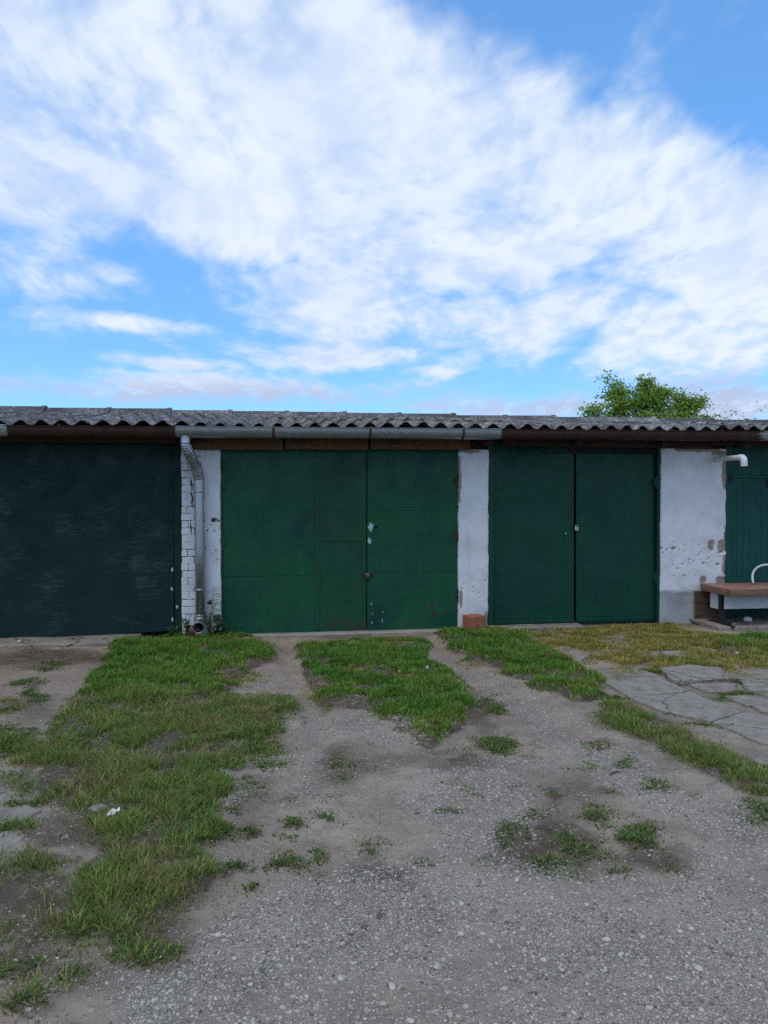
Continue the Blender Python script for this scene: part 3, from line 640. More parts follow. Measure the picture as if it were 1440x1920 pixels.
chip(682, 1168, 4, 9, dd + .0042, M_rust, door2, 14, seed=31); chip(815, 1150, 7, 4, dd + .008, M_rust, door2, 16, seed=32); chip(810, 1138, 4, 6, dd + .008, M_rust, door2, 14, seed=35); chip(718, 1148, 1, 1.6, dd + .008, M_bare, door2, 8, seed=33); chip(717, 1164, .8, 4, dd + .008, M_bare, door2, 8, seed=34)
x, z = fz(705, 988, dd + .012); k = MB(); k.tube([(x, .030, z), (x, .0335, z), (x, .036, z)], .016, 14); k.done('lock_hole', M_hole, door2)
def padlock(px, py, d, m, parent, sc=1.0):
    x, z = fz(px, py, d); k = MB(); k.box(x - .022 * sc, x + .022 * sc, -d - .024, -d - .004, z - .028 * sc, z + .012 * sc, .004)
    o = k.done('padlock', m, parent, True); k = MB()
    k.tube([(x + .014 * sc * math.cos(a), -d - .014, z + .012 * sc + .022 * sc * math.sin(a)) for a in np.linspace(0, math.pi, 9)], .0035, 8); k.done('shackle', M_chrome, parent, True)
    return o
for px, py, L_ in ((856, 1010, 26), (857, 912, 22), (689, 1092, 30), (600, 1100, 18), (640, 1150, 20), (540, 1165, 16)): chip(px, py + L_ / 2, 1.1, L_ / 2, dd + .0088 + (.005 if px == 689 else 0), M_drip, door2, 12, 'rust_run', seed=int(px))
padlock(689, 1081, dd + .012, M_rust, door2, 0.9); bar(fs(681), fs(700), .018, .026, fz(690, 1077)[1] - .01, fz(690, 1077)[1] + .012, 'hasp', M_rust, door2)
# right garage: framed pair of leaves
dd = -0.075
x0, x1, z0, z1 = rect(916, 1239.5, 836, 1172, dd)
f_ = MB(); f_.box(x0 - .03, x0 + .045, 0.022, 0.14, -0.03, z1 + .05, .003); f_.box(x1 - .068, x1 + .03, 0.022, 0.14, -0.03, z1 + .05, .003); f_.box(x0 + .045, x1 - .068, 0.05, 0.14, z1 - .02, z1 + .05)
door3 = f_.done('garage_door', M_teal, G)
yb3 = lambda px: 1172.5 - (px - 933) * 0.0285
sheet([(925.5, 838), (1076, 838), (1076, yb3(1076)), (925.5, yb3(925))], dd, 0.03, 'door_leaf', M_teal, door3)
sheet([(1080.5, 838), (1226, 838), (1226, yb3(1226)), (1080.5, yb3(1080))], dd, 0.03, 'door_leaf', M_teal, door3)
for a, c in ((928, 1074), (1083, 1225)):
    sheet([(a, yb3(a) - 10), (c, yb3(c) - 10), (c, yb3(c) - 3), (a, yb3(a) - 3)], dd + .008, 0.012, 'bottom_rail', M_teal, door3)
    sheet([(a, yb3(a) - 14), (c, yb3(c) - 14), (c, yb3(c) - 11), (a, yb3(a) - 11)], dd + .004, 0.010, 'bottom_rail', M_teal, door3)
padlock(1080, 990, dd + .006, M_brass, door3, 0.95)
for px in (921, 1231):
    for py in (905, 1085): hinge(px, py, door3, dd + .03, M_teal, .14)
chip(1061, 1000, 1.6, 2.2, dd + .0025, M_bare, door3, 9, seed=41)
for i, (px, py, rx, ry) in enumerate(((1203, 1045, 4, 8), (1217, 1046, 1.5, 3), (1189, 1053, 1.5, 2), (1138, 1079, 1.6, 5), (1134, 1091, 1, 3), (1154, 1107, 1.2, 4), (1224, 1035, 1.5, 12))): chip(px, py, rx, ry, dd + .0025, M_hole if False else M_green, door3, 12, 'paint_patch', seed=50 + i)
# far right garage: plank door
dd = -0.05
x0, x1, z0, z1 = rect(1362, 1460, 838, 1110, dd); x1 = SR - .2; z0 = 0.02
f_ = MB(); f_.box(x0 - .03, x0 + .055, 0.022, 0.14, -0.02, z1 + .05, .003); f_.box(x0 + .055, x1, 0.05, 0.14, z1 - .02, z1 + .05); f_.box(x1, x1 + .1, .03, .14, -.02, z1 + .05)
door4 = f_.done('garage_door', M_plank, G)
zr = fz(1405, 894, dd)[1]; px_ = x0 + .057; zb = 0.03; pw = 0.074; pw2 = 0
while px_ + .05 < x1:
    wv = pw * random.uniform(.9, 1.12); e = min(px_ + wv, x1) - .003
    bar(px_, e, .045 + random.uniform(0, .004), .075, zb, zr - .022, 'plank', M_plank, door4, .002)
    px_ += wv
px_ = x0 + .057
while px_ + .06 < x1:
    wv = .13 * random.uniform(.9, 1.12); e = min(px_ + wv, x1) - .003
    bar(px_, e, .048 + random.uniform(0, .003), .075, zr + .022, z1 - .022, 'plank', M_plank, door4, .002); px_ += wv
bar(x0 + .057, x1, .040, .072, zr - .019, zr + .019, 'rail', M_plank, door4)
zq = fz(1400, 1086, dd)[1]; bar(x0 + .057, x1, .026, .044, zq - .03, zq + .02, 'rail', M_plank, door4)
hinge(1370, 897, door4, dd + .03, M_black, .09); hinge(1441, 905, door4, dd + .012, M_black, .09)

# --- doorsteps
def strip(name, px, pyt, pyb, d0, d1, z0, z1, m, parent, seg=40, rag=.012):
    s0, s1 = px; b2 = bmesh.new(); cols = []
    for i in range(seg + 1):
        s = s0 + (s1 - s0) * i / seg; j = (float(fbm(np.array([s * 3.]), np.array([d1 * 9.]), 4)[0]) - .5) * 2 * rag; zt = z1 + j * .25
        cols.append([b2.verts.new(p) for p in ((s, -d0, zt), (s, -(d1 + j) + .008, zt), (s, -(d1 + j), zt - .008), (s, -(d1 + j) - .004, z0))])
    for a, c in zip(cols, cols[1:]):
        for k in range(3): b2.faces.new((a[k], a[k + 1], c[k + 1], c[k]))
    for q in (cols[0], cols[-1]): b2.faces.new(q)
    bmesh.ops.recalc_face_normals(b2, faces=b2.faces); me = bpy.data.meshes.new(name); b2.to_mesh(me); b2.free(); return link(name, me, m, parent)
strip('doorstep', (fs(427), fs(868)), 0, 0, -.12, .085, -.06, .018, M_concp, G)
strip('doorstep', (fs(918), fs(1090)), 0, 0, -.12, .10, -.06, .030, M_conc, G, rag=.03)
strip('doorstep', (SL, fs(262)), 0, 0, -.12, .34, -.06, .040, M_conc, G, rag=.06)

# --- fascia, eaves
for a, c in ((362, 531), (535.5, 690), (695, 880)):
    x0, x1, z0, z1 = rect(a, c, 816, 843, 0.06); bar(x0, x1, -.075, -.06, z0, z1 + .03, 'fascia_board', M_osb, G, .002)
for a, c, y0, y1, d in ((-200, 330, 806, 829, .10), (940, 1330, 812, 838, .04), (1331, 1480, 812, 836, .07)):
    x0, x1, z0, z1 = rect(a, c, y0, y1, d); bar(max(x0, SL), min(x1, SR), -d - .018, -d, z0, z1 + .03, 'fascia_board', M_wood_d, G, .002)
x0, x1, z0, z1 = rect(1337, 1480, 819, 824, .16); bar(x0, SR, -.2, -.17, z0, z1, 'eave_batten', m_simple('grey_timber', (.16, .14, .11), (.2, .18, .14), 6, stretch=(.5, 6, 6)), G, .002)
x0, x1, z0, z1 = rect(-200, 138, 811, 817, .16); bar(SL, x1, -.2, -.17, z0, z1, 'eave_batten', M_wood_d, G, .002)
for i in range(13):
    s = SL + .3 + i * 1.0; MB().box(s - .04, s + .04, -.22, .3, 2.01, 2.09, .003).done('rafter_end', M_wood_d, G)

# --- gutters (half round, open to the sky)
GD = 0.335; GR = 0.078
def gutter(s0, s1, m, r=GR, seg=24, drop=0.0, wob=0.0, ends=(True, True)):
    k = MB(); rings = []; nn = 12
    for i in range(seg + 1):
        s = s0 + (s1 - s0) * i / seg; zt = EZ(s) - drop + (random.uniform(-wob, wob)); o_, i_ = [], []
        prof = [(-r * math.cos(a), -r * 1.28 * math.sin(a)) for a in np.linspace(0, math.pi, nn)]
        prof = [(prof[0][0] - .007, -.004), (prof[0][0] - .007, .006), (prof[0][0] + .001, .006)] + prof[1:]
        o_ = [k.bm.verts.new((s, -GD + a, zt + b)) for a, b in prof]
        rings.append(o_)
    for a, c in zip(rings, rings[1:]):
        for j in range(len(a) - 1): k.bm.faces.new((a[j], a[j + 1], c[j + 1], c[j]))
    if ends[0]: k.bm.faces.new(rings[0][2:])
    if ends[1]: k.bm.faces.new(rings[-1][2:])
    o = k.done('gutter', m, G, True); md = o.modifiers.new('t', 'SOLIDIFY'); md.thickness = 0.0022; md.offset = -1
    return o
gs0, gs1 = fs(331, GD), fs(936, GD)
gut1 = gutter(gs0, gs1, M_galv_g); gut1['label'] = 'new galvanised gutter above the middle door'
gut2 = gutter(fs(14, GD), gs0 + .03, M_oldgut, GR * .97, drop=.004, wob=.002); gut2['label'] = 'old brown painted gutter'
gut0 = gutter(SL, fs(14, GD) + .02, M_galv, GR * 1.02, drop=-.002)
gut3 = gutter(gs1 - .02, SR, M_oldgut, GR * .97, drop=.004, wob=.002); gut3['label'] = 'old brown painted gutter'
def bracket(px, par, m, w_=.012, r=GR + .004):
    s = fs(px, GD); zt = EZ(s); k = MB(); pr = [(-r * math.cos(a), -r * 1.28 * math.sin(a)) for a in np.linspace(-.18, math.pi, 12)]
    for (a, b), (c, d) in zip(pr, pr[1:]):
        k.hexa([(s - w_, -GD + a, zt + b), (s + w_, -GD + a, zt + b), (s + w_, -GD + a * .95, zt + b * .95), (s - w_, -GD + a * .95, zt + b * .95), (s - w_, -GD + c, zt + d), (s + w_, -GD + c, zt + d), (s + w_, -GD + c * .95, zt + d * .95), (s - w_, -GD + c * .95, zt + d * .95)])
    k.done('bracket', m, par)
for p in (513, 693, 866): bracket(p, gut1, M_rust)
for p in (116, 250): bracket(p, gut2, M_oldgut)
for p in (1030, 1190, 1345): bracket(p, gut3, M_oldgut)

# --- downpipe
def P(px, py, d): s, z = fz(px, py, d); return Vector((s, -d, z))
pr = 0.051
A = P(347, 805, GD); B = P(348, 836, GD - .01); C = P(371, 881, .10); Dp = P(373.5, 892, .075); E_ = P(375.5, 1154, .075)
E_.x = (E_.x + Dp.x) / 2 + .004; Dp.x = E_.x - .008
k = MB()
def lerp(a, b, t): return a + (b - a) * t
path, rad = [], []
for i in range(4): path.append(lerp(A, B, i / 4)); rad.append(pr * 1.0)
nE = 24; Cc = lerp(B, C, .42)
for i in range(nE + 1):
    t = i / nE; a = lerp(B, lerp(B, C, .15), t); q = lerp(lerp(lerp(A, B, .8), B, t), lerp(B, lerp(B, C, .42), t), t)
    path.append(q); rad.append(pr * (1.02 + .07 * math.cos(i * math.pi * .5)))
for i in range(1, 5): path.append(lerp(lerp(B, C, .42), C, i / 5)); rad.append(pr)
k.tube(path, rad, 20, False)
path, rad = [], []
c0 = lerp(B, C, .80)
for i in range(17):
    t = i / 16; q = lerp(lerp(c0, C, t), lerp(C, Dp + Vector((0, 0, -.03)), t), t); path.append(q); rad.append(pr * (1.07 + .045 * math.cos(i * math.pi * .67)))
k.tube(path, rad, 20, False)
k.tube([Dp + Vector((0, 0, .03)), Dp, Dp + Vector((0, 0, -.001)), lerp(Dp, E_, .12), lerp(Dp, E_, .1205), lerp(Dp, E_, .5), E_ + Vector((0, 0, -.03))], [pr * .97, pr * .97, pr * 1.0, pr * 1.0, pr * .965, pr * .965, pr * .965], 20, False)
Fq = E_ + Vector((0, -.02, -.13)); Gq = P(372, 1177, .28)
path, rad = [], []
for i in range(29):
    t = i / 28; q = lerp(lerp(E_ + Vector((0, 0, .01)), E_ + Vector((0, -.005, -.085)), t), lerp(E_ + Vector((0, -.005, -.085)), Gq, t), t); path.append(q); rad.append(pr * (1.05 + (.06 * math.cos(i * math.pi * .5) if 2 < i < 18 else 0)))
k.tube(path, rad, 20, False)
dp = k.done('downpipe', M_galv, G, True); md = dp.modifiers.new('t', 'SOLIDIFY'); md.thickness = .002; md.offset = -1
for py in (922, 1105):
    z = P(375, py, .075).z; t = (Dp.z - z) / (Dp.z - E_.z); c = lerp(Dp, E_, t); k = MB()
    k.tube([(c.x + (pr + .004) * math.cos(a), c.y + (pr + .004) * math.sin(a), z) for a in np.linspace(0, 2 * math.pi, 25)], .0055, 8, False)
    for sx in (-1, 1): k.box(c.x + sx * (pr + .018) - .014, c.x + sx * (pr + .018) + .014, c.y - .006, c.y + .006, z - .008, z + .008, .002)
    k.box(c.x - .005, c.x + .005, c.y + pr, .01, z - .005, z + .005)
    k.done('clamp', M_galv, dp, True)
for py in (893, 1025):
    c = P(375, py, .075); MB().tube([(c.x, c.y - pr - .004, c.z), (c.x, c.y - pr - .002, c.z), (c.x, c.y - pr + .004, c.z)], .005, 8).done('rivet', M_galv, dp)

# --- waste pipe out of the right-hand pillar
s_, z_ = fz(1341, 861, 0.0); k = MB(); r_ = .030
k.tube([(s_, .05, z_), (s_, -.2, z_), (s_ + .01, -.46, z_ - .004)], r_, 16); wp = k.done('waste_pipe', M_pvc, G, True)
k = MB(); e0 = Vector((s_ + .01, -.43, z_ - .004)); pth = [e0]
for a in np.linspace(0, math.pi / 2, 9): pth.append(Vector((s_ + .01, -.47 - .05 * math.sin(a), z_ - .004 - .05 * (1 - math.cos(a)))))
pth.append(pth[-1] + Vector((0, 0, -.045))); k.tube(pth, [r_ * 1.18] * len(pth), 16, True); k.done('elbow', M_pvc, wp, True)

# --- corrugated roof
WL = 0.1845; AMP = 0.0255; S_CREST = fs(120, GD)
RUN0, RUN1 = 0.385, -2.45            # d of eave edge and ridge
ridge_z = lambda s: 2.525 - 0.001 * s
eave_z = lambda s: EZ(s) + 0.035
TH = 0.007
def wave(s): return AMP * math.cos(2 * math.pi * (s - S_CREST) / WL)
def roof_z(s, d):
    t = (RUN0 - d) / (RUN0 - RUN1); return eave_z(s) * (1 - t) + ridge_z(s) * t + .007 * math.sin(s * 1.9 + .6 + d * .7) + .004 * math.sin(s * 5.3 + d)
roof = MB(); roof.hexa([(SL, .1, 2.06), (SR, .1, 2.06), (SR, 2.3, 2.40), (SL, 2.3, 2.38), (SL, .1, 2.11), (SR, .1, 2.14), (SR, 2.3, 2.42), (SL, 2.3, 2.42)])
roof = roof.done('roof', M_wood_d, G)
def sheet_mesh(s0, s1, d0, d1, lift0, lift1, name, seg=10, rows=8, sag=.004, back=False):
    nW = int(round((s1 - s0) / WL * seg)); ss = np.linspace(s0, s1, nW + 1); ds = np.linspace(d0, d1, rows + 1); ph = random.uniform(0, 50); V = []
    tilt = random.uniform(-.008, .008); off = random.uniform(-.022, .022)
    for top in (True, False):
        for j, d in enumerate(ds):
            t = j / rows; lf = lift0 * (1 - t) + lift1 * t + sag * math.sin(ph + t * 3) + tilt * (t - .5)
            for i, s in enumerate(ss):
                ragged = ((float(_tab[int(s * 61 + ph) & 255, 3]) - .5) * .026 if j == 0 else 0) + (off if j == 0 else 0)
                V.append((s, -d + ragged, roof_z(s, d) + wave(s) + lf + (0 if top else -TH)))
    m_ = (rows + 1) * (nW + 1); Fc = []
    ix = lambda a, j, i: a * m_ + j * (nW + 1) + i
    for j in range(rows):
        for i in range(nW):
            Fc.append((ix(0, j, i), ix(0, j, i + 1), ix(0, j + 1, i + 1), ix(0, j + 1, i))); Fc.append((ix(1, j, i), ix(1, j + 1, i), ix(1, j + 1, i + 1), ix(1, j, i + 1)))
    for i in range(nW):
        Fc.append((ix(0, 0, i), ix(1, 0, i), ix(1, 0, i + 1), ix(0, 0, i + 1))); Fc.append((ix(0, rows, i), ix(0, rows, i + 1), ix(1, rows, i + 1), ix(1, rows, i)))
    for j in range(rows):
        Fc.append((ix(0, j, 0), ix(0, j + 1, 0), ix(1, j + 1, 0), ix(1, j, 0))); Fc.append((ix(0, j, nW), ix(1, j, nW), ix(1, j + 1, nW), ix(0, j + 1, nW)))
    me = npmesh(name, V, Fc, smooth=True)
    try: me.set_sharp_from_angle(angle=R(50))
    except Exception: pass
    return link(name, me, M_fibre, roof)
sw = WL * 6
s = S_CREST - WL * math.ceil((S_CREST - SL) / WL) - WL * .1; kk = 0
while s < SR:
    e = min(s + sw + WL * .35, SR + .1)
    sheet_mesh(s, e, RUN0, -0.62, 0.0 + .004 * (kk % 2), 0.004 * (kk % 2), 'roof_sheet')
    sheet_mesh(s + WL * .0, e, -0.50, -1.62, 0.012 + .004 * (kk % 2), 0.004, 'roof_sheet')
    sheet_mesh(s + WL * .0, e, -1.50, RUN1, 0.012 + .004 * (kk % 2), 0.002, 'roof_sheet')
    s += sw; kk += 1
# back slope and ridge capping
b_ = MB(); b_.hexa([(SL, 2.46, 2.44), (SR, 2.46, 2.44), (SR, 5.3, 2.05), (SL, 5.3, 2.05), (SL, 2.46, 2.505), (SR, 2.46, 2.505), (SR, 5.3, 2.11), (SL, 5.3, 2.11)]); b_.done('back_slope', M_fibre, roof)
caps = [-300, -60, 89, 210, 323, 437, 543, 650, 752, 853, 950, 1040, 1130, 1225, 1335, 1402, 1500, 1600]
for i in range(len(caps) - 1):
    s0, s1 = fs(caps[i], RUN1), fs(caps[i + 1], RUN1)
    s0, s1 = max(s0, SL - .05), min(s1, SR + .1)
    if s1 - s0 < .05: continue
    k = MB(); rings = []; jt = random.uniform(-.006, .006)
    for (s, up) in ((s0 - .02, 0.0), (s1 - .06, .010), (s1 - .055, .020), (s1, .021)):
        base = ridge_z(s) + AMP + up + jt
        prof = [(.24, -.040), (.235, -.020), (.09, .008), (.06, .030), (.03, .046), (0, .052), (-.03, .046), (-.06, .030), (-.09, .008), (-.25, -.03), (-.25, -.045)]
        rings.append([k.bm.verts.new((s, -(RUN1) - a, base + b + (-.03 if a > .2 else 0))) for a, b in prof])
    for a, c in zip(rings, rings[1:]):
        for j in range(len(a) - 1): k.bm.faces.new((a[j], a[j + 1], c[j + 1], c[j]))
    for q in (rings[0], rings[-1]): k.bm.faces.new(q)
    k.done('ridge_cap', M_fibre, roof, True)
# moss and grit caught on the sheets
V, Fc = [], []
for i in range(1600):
    s = random.uniform(SL, SR); d = random.choice((random.uniform(-2.2, .3), random.gauss(-.5, .06), random.gauss(-1.5, .06))); z = roof_z(s, d) + wave(s) + .008
    r = random.uniform(.006, .022); n0 = len(V)
    for a in range(5): V.append((s + r * math.cos(a * 1.257) * random.uniform(.6, 1.2), -d + r * math.sin(a * 1.257) * random.uniform(.6, 1.2), z - .004))
    V.append((s, -d, z + r * .6))
    for a in range(5): Fc.append((n0 + a, n0 + (a + 1) % 5, n0 + 5))
moss = link('moss', npmesh('moss', V, Fc, smooth=True), m_simple('brown_moss', (.05, .04, .025), (.11, .10, .08), 20), roof); moss['kind'] = 'stuff'

# ================================================================== PAVING
def gz(x, y): return float(gheight(np.array([x]), np.array([y]))[0])
def slab_mesh(pts, th, lift, sub=3):
    """broken concrete piece from a ground outline (world xy), ragged edge, bevelled rim"""
    P_ = []
    n = len(pts)
    for i in range(n):
        a, c = Vector(pts[i]), Vector(pts[(i + 1) % n]); L = (c - a).length; m_ = max(1, int(L / .06))
        for j in range(m_):
            q = a.lerp(c, j / m_); nn = (c - a).normalized(); j2 = random.uniform(-.010, .010) if j else 0
            P_.append(Vector((q.x - nn.y * j2, q.y + nn.x * j2)))
    cx = sum(p.x for p in P_) / len(P_); cy = sum(p.y for p in P_) / len(P_); zc = gz(cx, cy)
    b2 = bmesh.new(); cen = Vector((cx, cy))
    tx, ty = random.uniform(-.012, .012), random.uniform(-.012, .012)
    def zt(p): return gbase(p.y) * 1.0 + (zc - float(gbase(cy))) + lift + (p.x - cx) * tx + (p.y - cy) * ty + .004 * (float(fbm(np.array([p.x * 6]), np.array([p.y * 6]), 2)[0]) - .5)
    def ring(sc, dz): return [b2.verts.new(((p - cen) * (1 - sc / max(.05, (p - cen).length)) + cen).to_3d() + Vector((0, 0, float(zt(p)) + dz))) for p in P_]
    r0 = ring(-.006, -th); r1 = ring(0, -.008 + random.uniform(-.002, .002)); r2 = ring(.012, 0); 
    for a, c in ((r0, r1), (r1, r2)):
        for j in range(len(P_)): b2.faces.new((a[j], a[(j + 1) % len(P_)], c[(j + 1) % len(P_)], c[j]))
    b2.faces.new(r2)
    bmesh.ops.recalc_face_normals(b2, faces=b2.faces); me = bpy.data.meshes.new('slab'); b2.to_mesh(me); b2.free(); return me
def bed(name, outline, label):
    pts = [gp(*p) for p in outline]; b2 = bmesh.new(); b2.faces.new([b2.verts.new((p.x, p.y, gz(p.x, p.y) - .03)) for p in pts]); me = bpy.data.meshes.new(name); b2.to_mesh(me); b2.free()
    return tag(link(name, me, M_conc), label, 'path', kind='structure')
path_r = bed('paved_path', [(1100, 1240), (1470, 1225), (1500, 1420), (1330, 1370)], 'path of cracked concrete slabs set in the dry grass')
for out_, lf in (([(1098, 1262), (1190, 1256), (1228, 1266), (1288, 1299), (1180, 1311), (1150, 1292)], .016), ([(1182, 1313), (1292, 1301), (1388, 1338), (1332, 1357), (1252, 1340)], .014),
                 ([(1336, 1358), (1391, 1340), (1470, 1352), (1480, 1372), (1420, 1368)], .012), ([(1345, 1362), (1420, 1371), (1490, 1376), (1510, 1410), (1425, 1396)], .010),
                 ([(1236, 1259), (1290, 1253), (1352, 1258), (1356, 1276), (1330, 1281), (1262, 1281)], .022), ([(1290, 1286), (1345, 1283), (1382, 1286), (1378, 1297), (1330, 1300)], .020),
                 ([(1386, 1279), (1450, 1277), (1470, 1298), (1412, 1300), (1396, 1292)], .018), ([(1358, 1309), (1400, 1308), (1432, 1322), (1400, 1326)], .016), ([(1410, 1326), (1460, 1320), (1480, 1338), (1430, 1338)], .016),
                 ([(1188, 1225), (1236, 1222), (1240, 1236), (1196, 1238)], .010), ([(1240, 1226), (1270, 1224), (1284, 1234), (1250, 1237)], .020), ([(1412, 1430), (1470, 1400), (1500, 1440), (1440, 1445)], .008),
                 ([(1000, 1222), (1060, 1214), (1110, 1228), (1090, 1240), (1040, 1238)], .006)):
    link('slab', slab_mesh([(p.x, p.y) for p in (gp(*q) for q in out_)], .07, lf + .008), M_conc, path_r)
path_l = bed('paved_path', [(-60, 1470), (60, 1480), (90, 1540), (-60, 1630)], 'path of worn concrete slabs in the left grass')
for out_, lf in (([(-60, 1492), (38, 1486), (50, 1512), (-60, 1530)], .010), ([(-60, 1533), (52, 1515), (78, 1524), (40, 1548), (-60, 1566)], .010), ([(-60, 1585), (0, 1566), (72, 1553), (40, 1585), (-60, 1628)], .008),
                 ([(165, 1525), (190, 1516), (205, 1522), (180, 1530)], .014)):
    link('slab', slab_mesh([(p.x, p.y) for p in (gp(*q) for q in out_)], .07, lf), M_conc, path_l)
# concrete pad under the table
pad = strip('concrete_pad', (fs(1296), SR), 0, 0, -.02, .56, -.06, .055, M_conc, None, 40, .03)
pad.location = P0; pad.rotation_euler = (0, 0, AL); tag(pad, 'rough concrete pad beneath the table', 'pad', kind='structure')

# ================================================================== GRASS
def grass(name, rst, n_tuft, blades, hgt, spread, pal, label, yl=(2.0, 8.6), thr=.12, width=.0032, power=1.0, lean=.6, vary=.5):
    x = RNG.uniform(-4.3, 5.2, n_tuft * 12); y = RNG.uniform(yl[0], yl[1], n_tuft * 12)
    # keep to what a step to either side could see
    keep = (np.abs(x) < 0.58 * y + 0.7) & (facade_d(x, y) > 0.02); x, y = x[keep], y[keep]
    z = gbase(y); dn = look(rst, x, y, z); cl = fbm(x * 6, y * 6 + 3, 3)
    pr_ = np.clip(dn, 0, 1) ** power * np.clip((cl - .38) / .20, .06, 1.0)
    keep = (dn > thr) & (RNG.random(len(x)) < pr_); x, y, dn = x[keep][:n_tuft], y[keep][:n_tuft], dn[keep][:n_tuft]
    nt = len(x)
    k = blades
    tx = np.repeat(x, k); ty = np.repeat(y, k); n = nt * k
    th = np.repeat(hgt * RNG.uniform(1 - vary, 1 + vary, nt) * (.28 + .72 * np.clip(dn, 0, 1)), k) * RNG.uniform(.55, 1.15, n)
    sp = np.repeat(spread * RNG.uniform(.6, 1.5, nt), k)
    a = RNG.uniform(0, 2 * np.pi, n); r = np.sqrt(RNG.random(n)) * sp
    bx = tx + r * np.cos(a); by = ty + r * np.sin(a); bz = gheight(bx, by) - .004
    la = a + RNG.normal(0, .7, n); ln = np.abs(RNG.normal(lean, .3, n)) * (0.35 + .65 * r / sp)
    wd = width * RNG.uniform(.6, 1.3, n) * (1 + .10 * np.maximum(by - 3.0, 0)); fa = RNG.uniform(0, 2 * np.pi, n)
    wx, wy = np.cos(fa) * wd, np.sin(fa) * wd
    h1 = th * .55; o1 = th * .30 * ln; o2 = th * (.95 * ln); h2 = th * np.sqrt(np.clip(1.15 - ln * .55, .22, 1.0))
    V = np.zeros((n, 5, 3), np.float32)
    V[:, 0] = np.stack([bx - wx, by - wy, bz], -1); V[:, 1] = np.stack([bx + wx, by + wy, bz], -1)
    mx, my = bx + np.cos(la) * o1, by + np.sin(la) * o1
    V[:, 2] = np.stack([mx - wx * .8, my - wy * .8, bz + h1], -1); V[:, 3] = np.stack([mx + wx * .8, my + wy * .8, bz + h1], -1)
    V[:, 4] = np.stack([bx + np.cos(la) * o2, by + np.sin(la) * o2, bz + h2], -1)
    o = (np.arange(n) * 5)[:, None]
    Fc = np.concatenate([o + np.array([[0, 1, 3]]), o + np.array([[0, 3, 2]]), o + np.array([[2, 3, 4]])], 0)
    pal = np.array(pal); pt = .6 * fbm(x * 2.0 + 9, y * 2.0, 3) + .4 * fbm(x * 9, y * 9, 2); pi = np.clip((pt - .28) / .44, 0, .999) * (len(pal) - 1)
    i0 = pi.astype(int); fr = (pi - i0)[:, None]; c = pal[i0] * (1 - fr) + pal[np.minimum(i0 + 1, len(pal) - 1)] * fr
    c = c * RNG.uniform(.65, 1.35, (nt, 1)); c = np.repeat(c, k, 0) * RNG.uniform(.75, 1.3, (n, 1))
    straw = RNG.random(n) < .13; c[straw] = np.array((.26, .20, .09)) * RNG.uniform(.7, 1.2, (straw.sum(), 1))
    cc = np.repeat(c, 5, 0)
    me = npmesh(name, V.reshape(-1, 3), Fc, cc)
    return tag(link(name, me, M_grass), label, 'grass', kind='stuff')
def m_leaf(name, attr=True, col=(.07, .14, .03), tr=.35):
    m = bpy.data.materials.new(name); m.use_nodes = True; t = NT(m.node_tree); b = m.node_tree.nodes['Principled BSDF']; o = m.node_tree.nodes['Material Output']
    b.inputs['Roughness'].default_value = .55; b.inputs['Specular IOR Level'].default_value = .3
    if attr: c = t.new('ShaderNodeAttribute', attribute_name='Col').outputs['Color']
    else:
        r = rnd(t); c = t.mix(r, col, tuple(x * 1.4 for x in col))
    t.l.new(c, b.inputs['Base Color'])
    tl = t.new('ShaderNodeBsdfTranslucent'); t.l.new(t.mix(1.0, c, (1.25, 1.2, .7), 'MULTIPLY'), tl.inputs[0])
    mx = t.new('ShaderNodeMixShader'); mx.inputs[0].default_value = tr; t.l.new(b.outputs[0], mx.inputs[1]); t.l.new(tl.outputs[0], mx.inputs[2]); t.l.new(mx.outputs[0], o.inputs[0])
    return m
M_grass = m_leaf('grass_blade')
GREEN = [(.075, .20, .024), (.10, .245, .027), (.155, .27, .038), (.22, .255, .06)]
MIXED = [(.105, .205, .042), (.155, .235, .052), (.205, .255, .066), (.26, .235, .095), (.095, .19, .055)]
YELL = [(.33, .28, .065), (.38, .31, .085), (.22, .26, .052), (.42, .34, .12)]
WEED = [(.070, .140, .034), (.095, .175, .040), (.135, .165, .055)]
grass('grass', R_LUSH, 7600, 17, .044, .045, GREEN, 'lush green grass growing along the garage fronts and between the wheel tracks', yl=(4.2, 8.3), lean=.65, thr=.05)
grass('meadow_grass', R_MID, 13000, 13, .047, .040, MIXED, 'patchy long grass and weeds growing through the bare dirt', yl=(1.9, 7.4), lean=.9, power=1.15, width=.0021, thr=.04)
grass('dry_grass', R_DRY, 3600, 16, .035, .05, YELL, 'short yellowed dry grass in front of the right-hand garages', yl=(5.4, 8.8), lean=.8)
grass('ground_weeds', np.clip(R_SPOT + R_MID * .5 + R_LUSH * .3 + .035, 0, 1), 17000, 9, .021, .032, WEED, 'low creeping weeds spread over the dirt', yl=(1.9, 7.6), lean=1.1, power=1.0, thr=.02, width=.0032)

grass('broadleaf_weeds', np.clip(R_MID * .5 + R_LUSH * .5 + R_SPOT * .6, 0, 1), 2600, 9, .034, .028, [(.060, .135, .035), (.085, .17, .04), (.11, .17, .06)], 'low broad-leaved weeds mixed into the grass', yl=(2.0, 8.2), lean=1.2, width=.0060, thr=.05)
grass('thatch', np.clip(R_MID * .8 + R_LUSH * .5 + R_DRY, 0, 1), 5200, 8, .020, .045, [(.24, .19, .10), (.20, .155, .085), (.28, .22, .12)], 'dead straw-coloured thatch lying between the grass blades', yl=(2.0, 8.4), lean=1.5, width=.0019, thr=.05)
